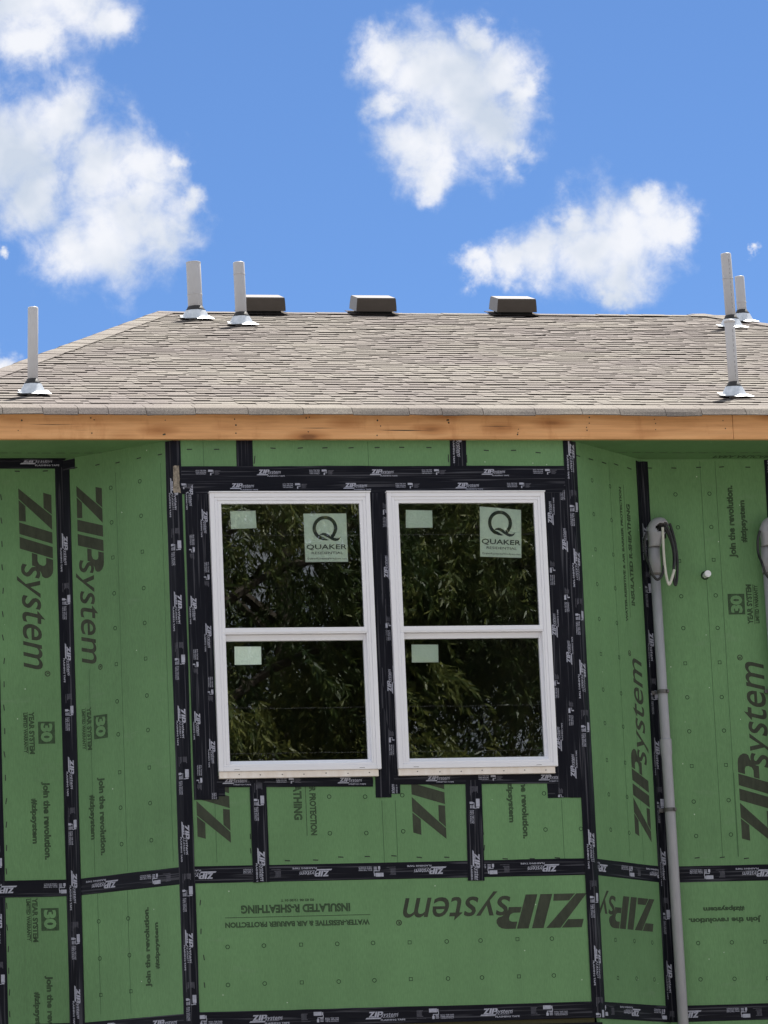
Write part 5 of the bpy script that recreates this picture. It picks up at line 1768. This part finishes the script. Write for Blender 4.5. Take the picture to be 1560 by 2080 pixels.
rd = mesh_from('bounce_road', V, [(0, 1, 2, 3), (4, 5, 1, 0), (3, 2, 6, 7), (0, 3, 7, 4), (1, 5, 6, 2)], M_conc)  # unseen pale slab, added to bounce light onto the walls
rd['kind'] = 'structure'


def tree_meshes(seed, H, R0, nspray, crown_lo):
    rnd = random.Random(seed)
    rs = np.random.RandomState(seed)
    parts = []
    tr = [Vector((0, 0, -.3)), Vector((.1, .05, 2)), Vector((-.1, .1, 4.5)), Vector((.15, -.1, 7.5)), Vector((0, 0, H * .86))]
    tc = catmull(tr, 5)
    parts.append(ring_tube(tc, [.30 * (1 - .85 * i / (len(tc) - 1)) + .02 for i in range(len(tc))], 10))
    tips = []
    for k in range(26):
        z = rnd.uniform(crown_lo * .9, H * .84)
        f = (z - crown_lo) / (H - crown_lo)
        a = rnd.uniform(0, 2 * math.pi)
        L = R0 * math.sqrt(max(.08, 1 - (max(f, 0) * 1.9 - .75) ** 2 * .6)) * rnd.uniform(.6, .95)
        p0 = Vector((0, 0, z))
        p1 = p0 + Vector((math.cos(a) * L * .5, math.sin(a) * L * .5, L * .32))
        p2 = p0 + Vector((math.cos(a) * L, math.sin(a) * L, L * .30))
        c = catmull([p0, p1, p2], 4)
        parts.append(ring_tube(c, [.075 * (1 - .8 * i / (len(c) - 1)) for i in range(len(c))], 6, cap=False))
        tips += [c[4], c[6], c[8]]
    trunk = merge(parts)
    # hanging sprays of narrow leaves, gathered in clumps with open gaps between
    nl = 30
    ncl = nspray // 27
    cen = []
    for i in range(ncl):
        if rnd.random() < .45:
            t = rnd.choice(tips)
            cen.append((t.x + rnd.gauss(0, .3), t.y + rnd.gauss(0, .3), t.z + rnd.gauss(0, .3)))
        else:
            z = crown_lo + (H - crown_lo) * rnd.random() ** .9
            f = (z - crown_lo) / (H - crown_lo)
            rr = R0 * math.sqrt(max(.05, 1 - (f * 1.9 - .75) ** 2 * .6)) * rnd.uniform(.45, 1.0)
            a = rnd.uniform(0, 2 * math.pi)
            cen.append((math.cos(a) * rr, math.sin(a) * rr, z))
    cen = np.array(cen)
    which = rs.randint(0, ncl, nspray)
    C = cen[which] + rs.normal(0, 1, (nspray, 3)) * np.array([.30, .30, .24]) * rs.uniform(.7, 1.35, (ncl, 1))[which]
    ctone = rs.uniform(.1, .75, ncl)[which]
    out = C.copy(); out[:, 2] = 0
    out /= np.maximum(np.linalg.norm(out, axis=1, keepdims=True), .3)
    ax = out * .75 + np.array([0, 0, -.65]) + rs.normal(0, .35, C.shape)
    ax /= np.linalg.norm(ax, axis=1, keepdims=True)
    SLn = rs.uniform(.35, .75, (nspray, 1))
    tpar = rs.uniform(0, 1, (nspray, nl))
    base = C[:, None, :] + ax[:, None, :] * (tpar * SLn)[:, :, None]
    base[:, :, 2] -= (tpar ** 2 * .14)
    ld = ax[:, None, :] * .8 + rs.normal(0, .55, (nspray, nl, 3)) + np.array([0, 0, -.35])
    ld /= np.linalg.norm(ld, axis=2, keepdims=True)
    sd_ = np.cross(ld, rs.normal(0, 1, (nspray, nl, 3)))
    sd_ /= np.maximum(np.linalg.norm(sd_, axis=2, keepdims=True), 1e-6)
    ll = rs.uniform(.085, .17, (nspray, nl, 1))
    lw = ll * rs.uniform(.075, .11, (nspray, nl, 1))
    v0 = base
    v1 = base + ld * ll * .45 + sd_ * lw
    v2 = base + ld * ll
    v3 = base + ld * ll * .45 - sd_ * lw
    V = np.stack([v0, v1, v2, v3], 2).reshape(-1, 3)
    nq = nspray * nl
    me = bpy.data.meshes.new('crown')
    me.vertices.add(len(V))
    me.vertices.foreach_set('co', V.ravel())
    me.loops.add(nq * 4)
    me.loops.foreach_set('vertex_index', np.arange(nq * 4, dtype=np.int32))
    me.polygons.add(nq)
    me.polygons.foreach_set('loop_start', np.arange(0, nq * 4, 4, dtype=np.int32))
    me.update(calc_edges=True)
    me.materials.append(M_leaf)
    tn = np.clip(np.repeat(ctone + rs.uniform(-.1, .1, nspray), nl) + rs.uniform(-.2, .25, nq), 0, 1)
    ta = me.attributes.new('tone', 'FLOAT', 'FACE')
    ta.data.foreach_set('value', tn.astype(np.float32))
    tm = bpy.data.meshes.new('trunk')
    tm.from_pydata([tuple(v) for v in trunk[0]], [], trunk[1])
    tm.materials.append(M_bark)
    return tm, me


TM = [tree_meshes(3, 14.5, 4.4, 6200, 3.2), tree_meshes(11, 13.2, 4.8, 6200, 2.6)]
for (x, y, k, rz, sc_, lab) in ((3.6, -26.5, 0, 0.4, 1.0, 'narrow-leaved tree across the street, reflected in the nearer window'),
                                (9.6, -27.5, 1, 1.9, 1.05, 'narrow-leaved tree across the street, reflected in the farther window'),
                                (6.6, -34.5, 0, 3.4, 1.15, 'tall leafy tree standing behind the two street trees'),
                                (15.5, -29.5, 1, 4.4, 1.0, 'leafy tree at the far end of the row across the street'),
                                (11.6, -35.5, 1, 0.9, 1.2, 'broad leafy tree behind the reflected tree of the farther window'),
                                (1.5, -38.0, 1, 5.2, 1.2, 'leafy tree set back behind the reflected tree of the nearer window')):
    t = empty('street_tree', (x, y, -.02))
    t.rotation_euler.z = rz
    t.scale = (sc_,) * 3
    tag(t, lab, 'tree', 'trees across the street')
    link_mesh('trunk', TM[k][0], t)
    link_mesh('crown', TM[k][1], t)

# overhead lines between two poles on the far side of the lot
for (x, lab) in ((-20.0, 'wooden utility pole up the street'), (32.0, 'wooden utility pole down the street')):
    p = empty('utility_pole', (x, -20.5, -.02))
    tag(p, lab, 'utility pole', 'utility poles along the street')
    V, F = ring_tube([(0, 0, -.4), (0, 0, 5), (0, 0, 11.2)], [.16, .14, .11], 12)
    mesh_from('pole', V, F, M_pole, p)
    bm = bmesh.new()
    add_box(bm, (-.06, -1.1, 10.5), (.06, 1.1, 10.62))
    bm_obj('crossarm', bm, M_pole, p)
for k, (y, z, sag, lab) in enumerate(((-21.4, 10.42, .55, 'upper overhead wire reflected across the panes'), (-20.5, 8.33, .5, 'middle overhead wire reflected across the panes'),
                                      (-20.4, 7.78, .45, 'lowest overhead wire reflected across the panes'))):
    pts = [(-20 + 52 * i / 40, y, z - sag * (1 - (i / 20 - 1) ** 2)) for i in range(41)]
    V, F = ring_tube(pts, [.0026] * 41, 6)
    o = mesh_from('overhead_wire', V, F, M_cable)
    tag(o, lab, 'overhead wire', 'overhead wires along the street')
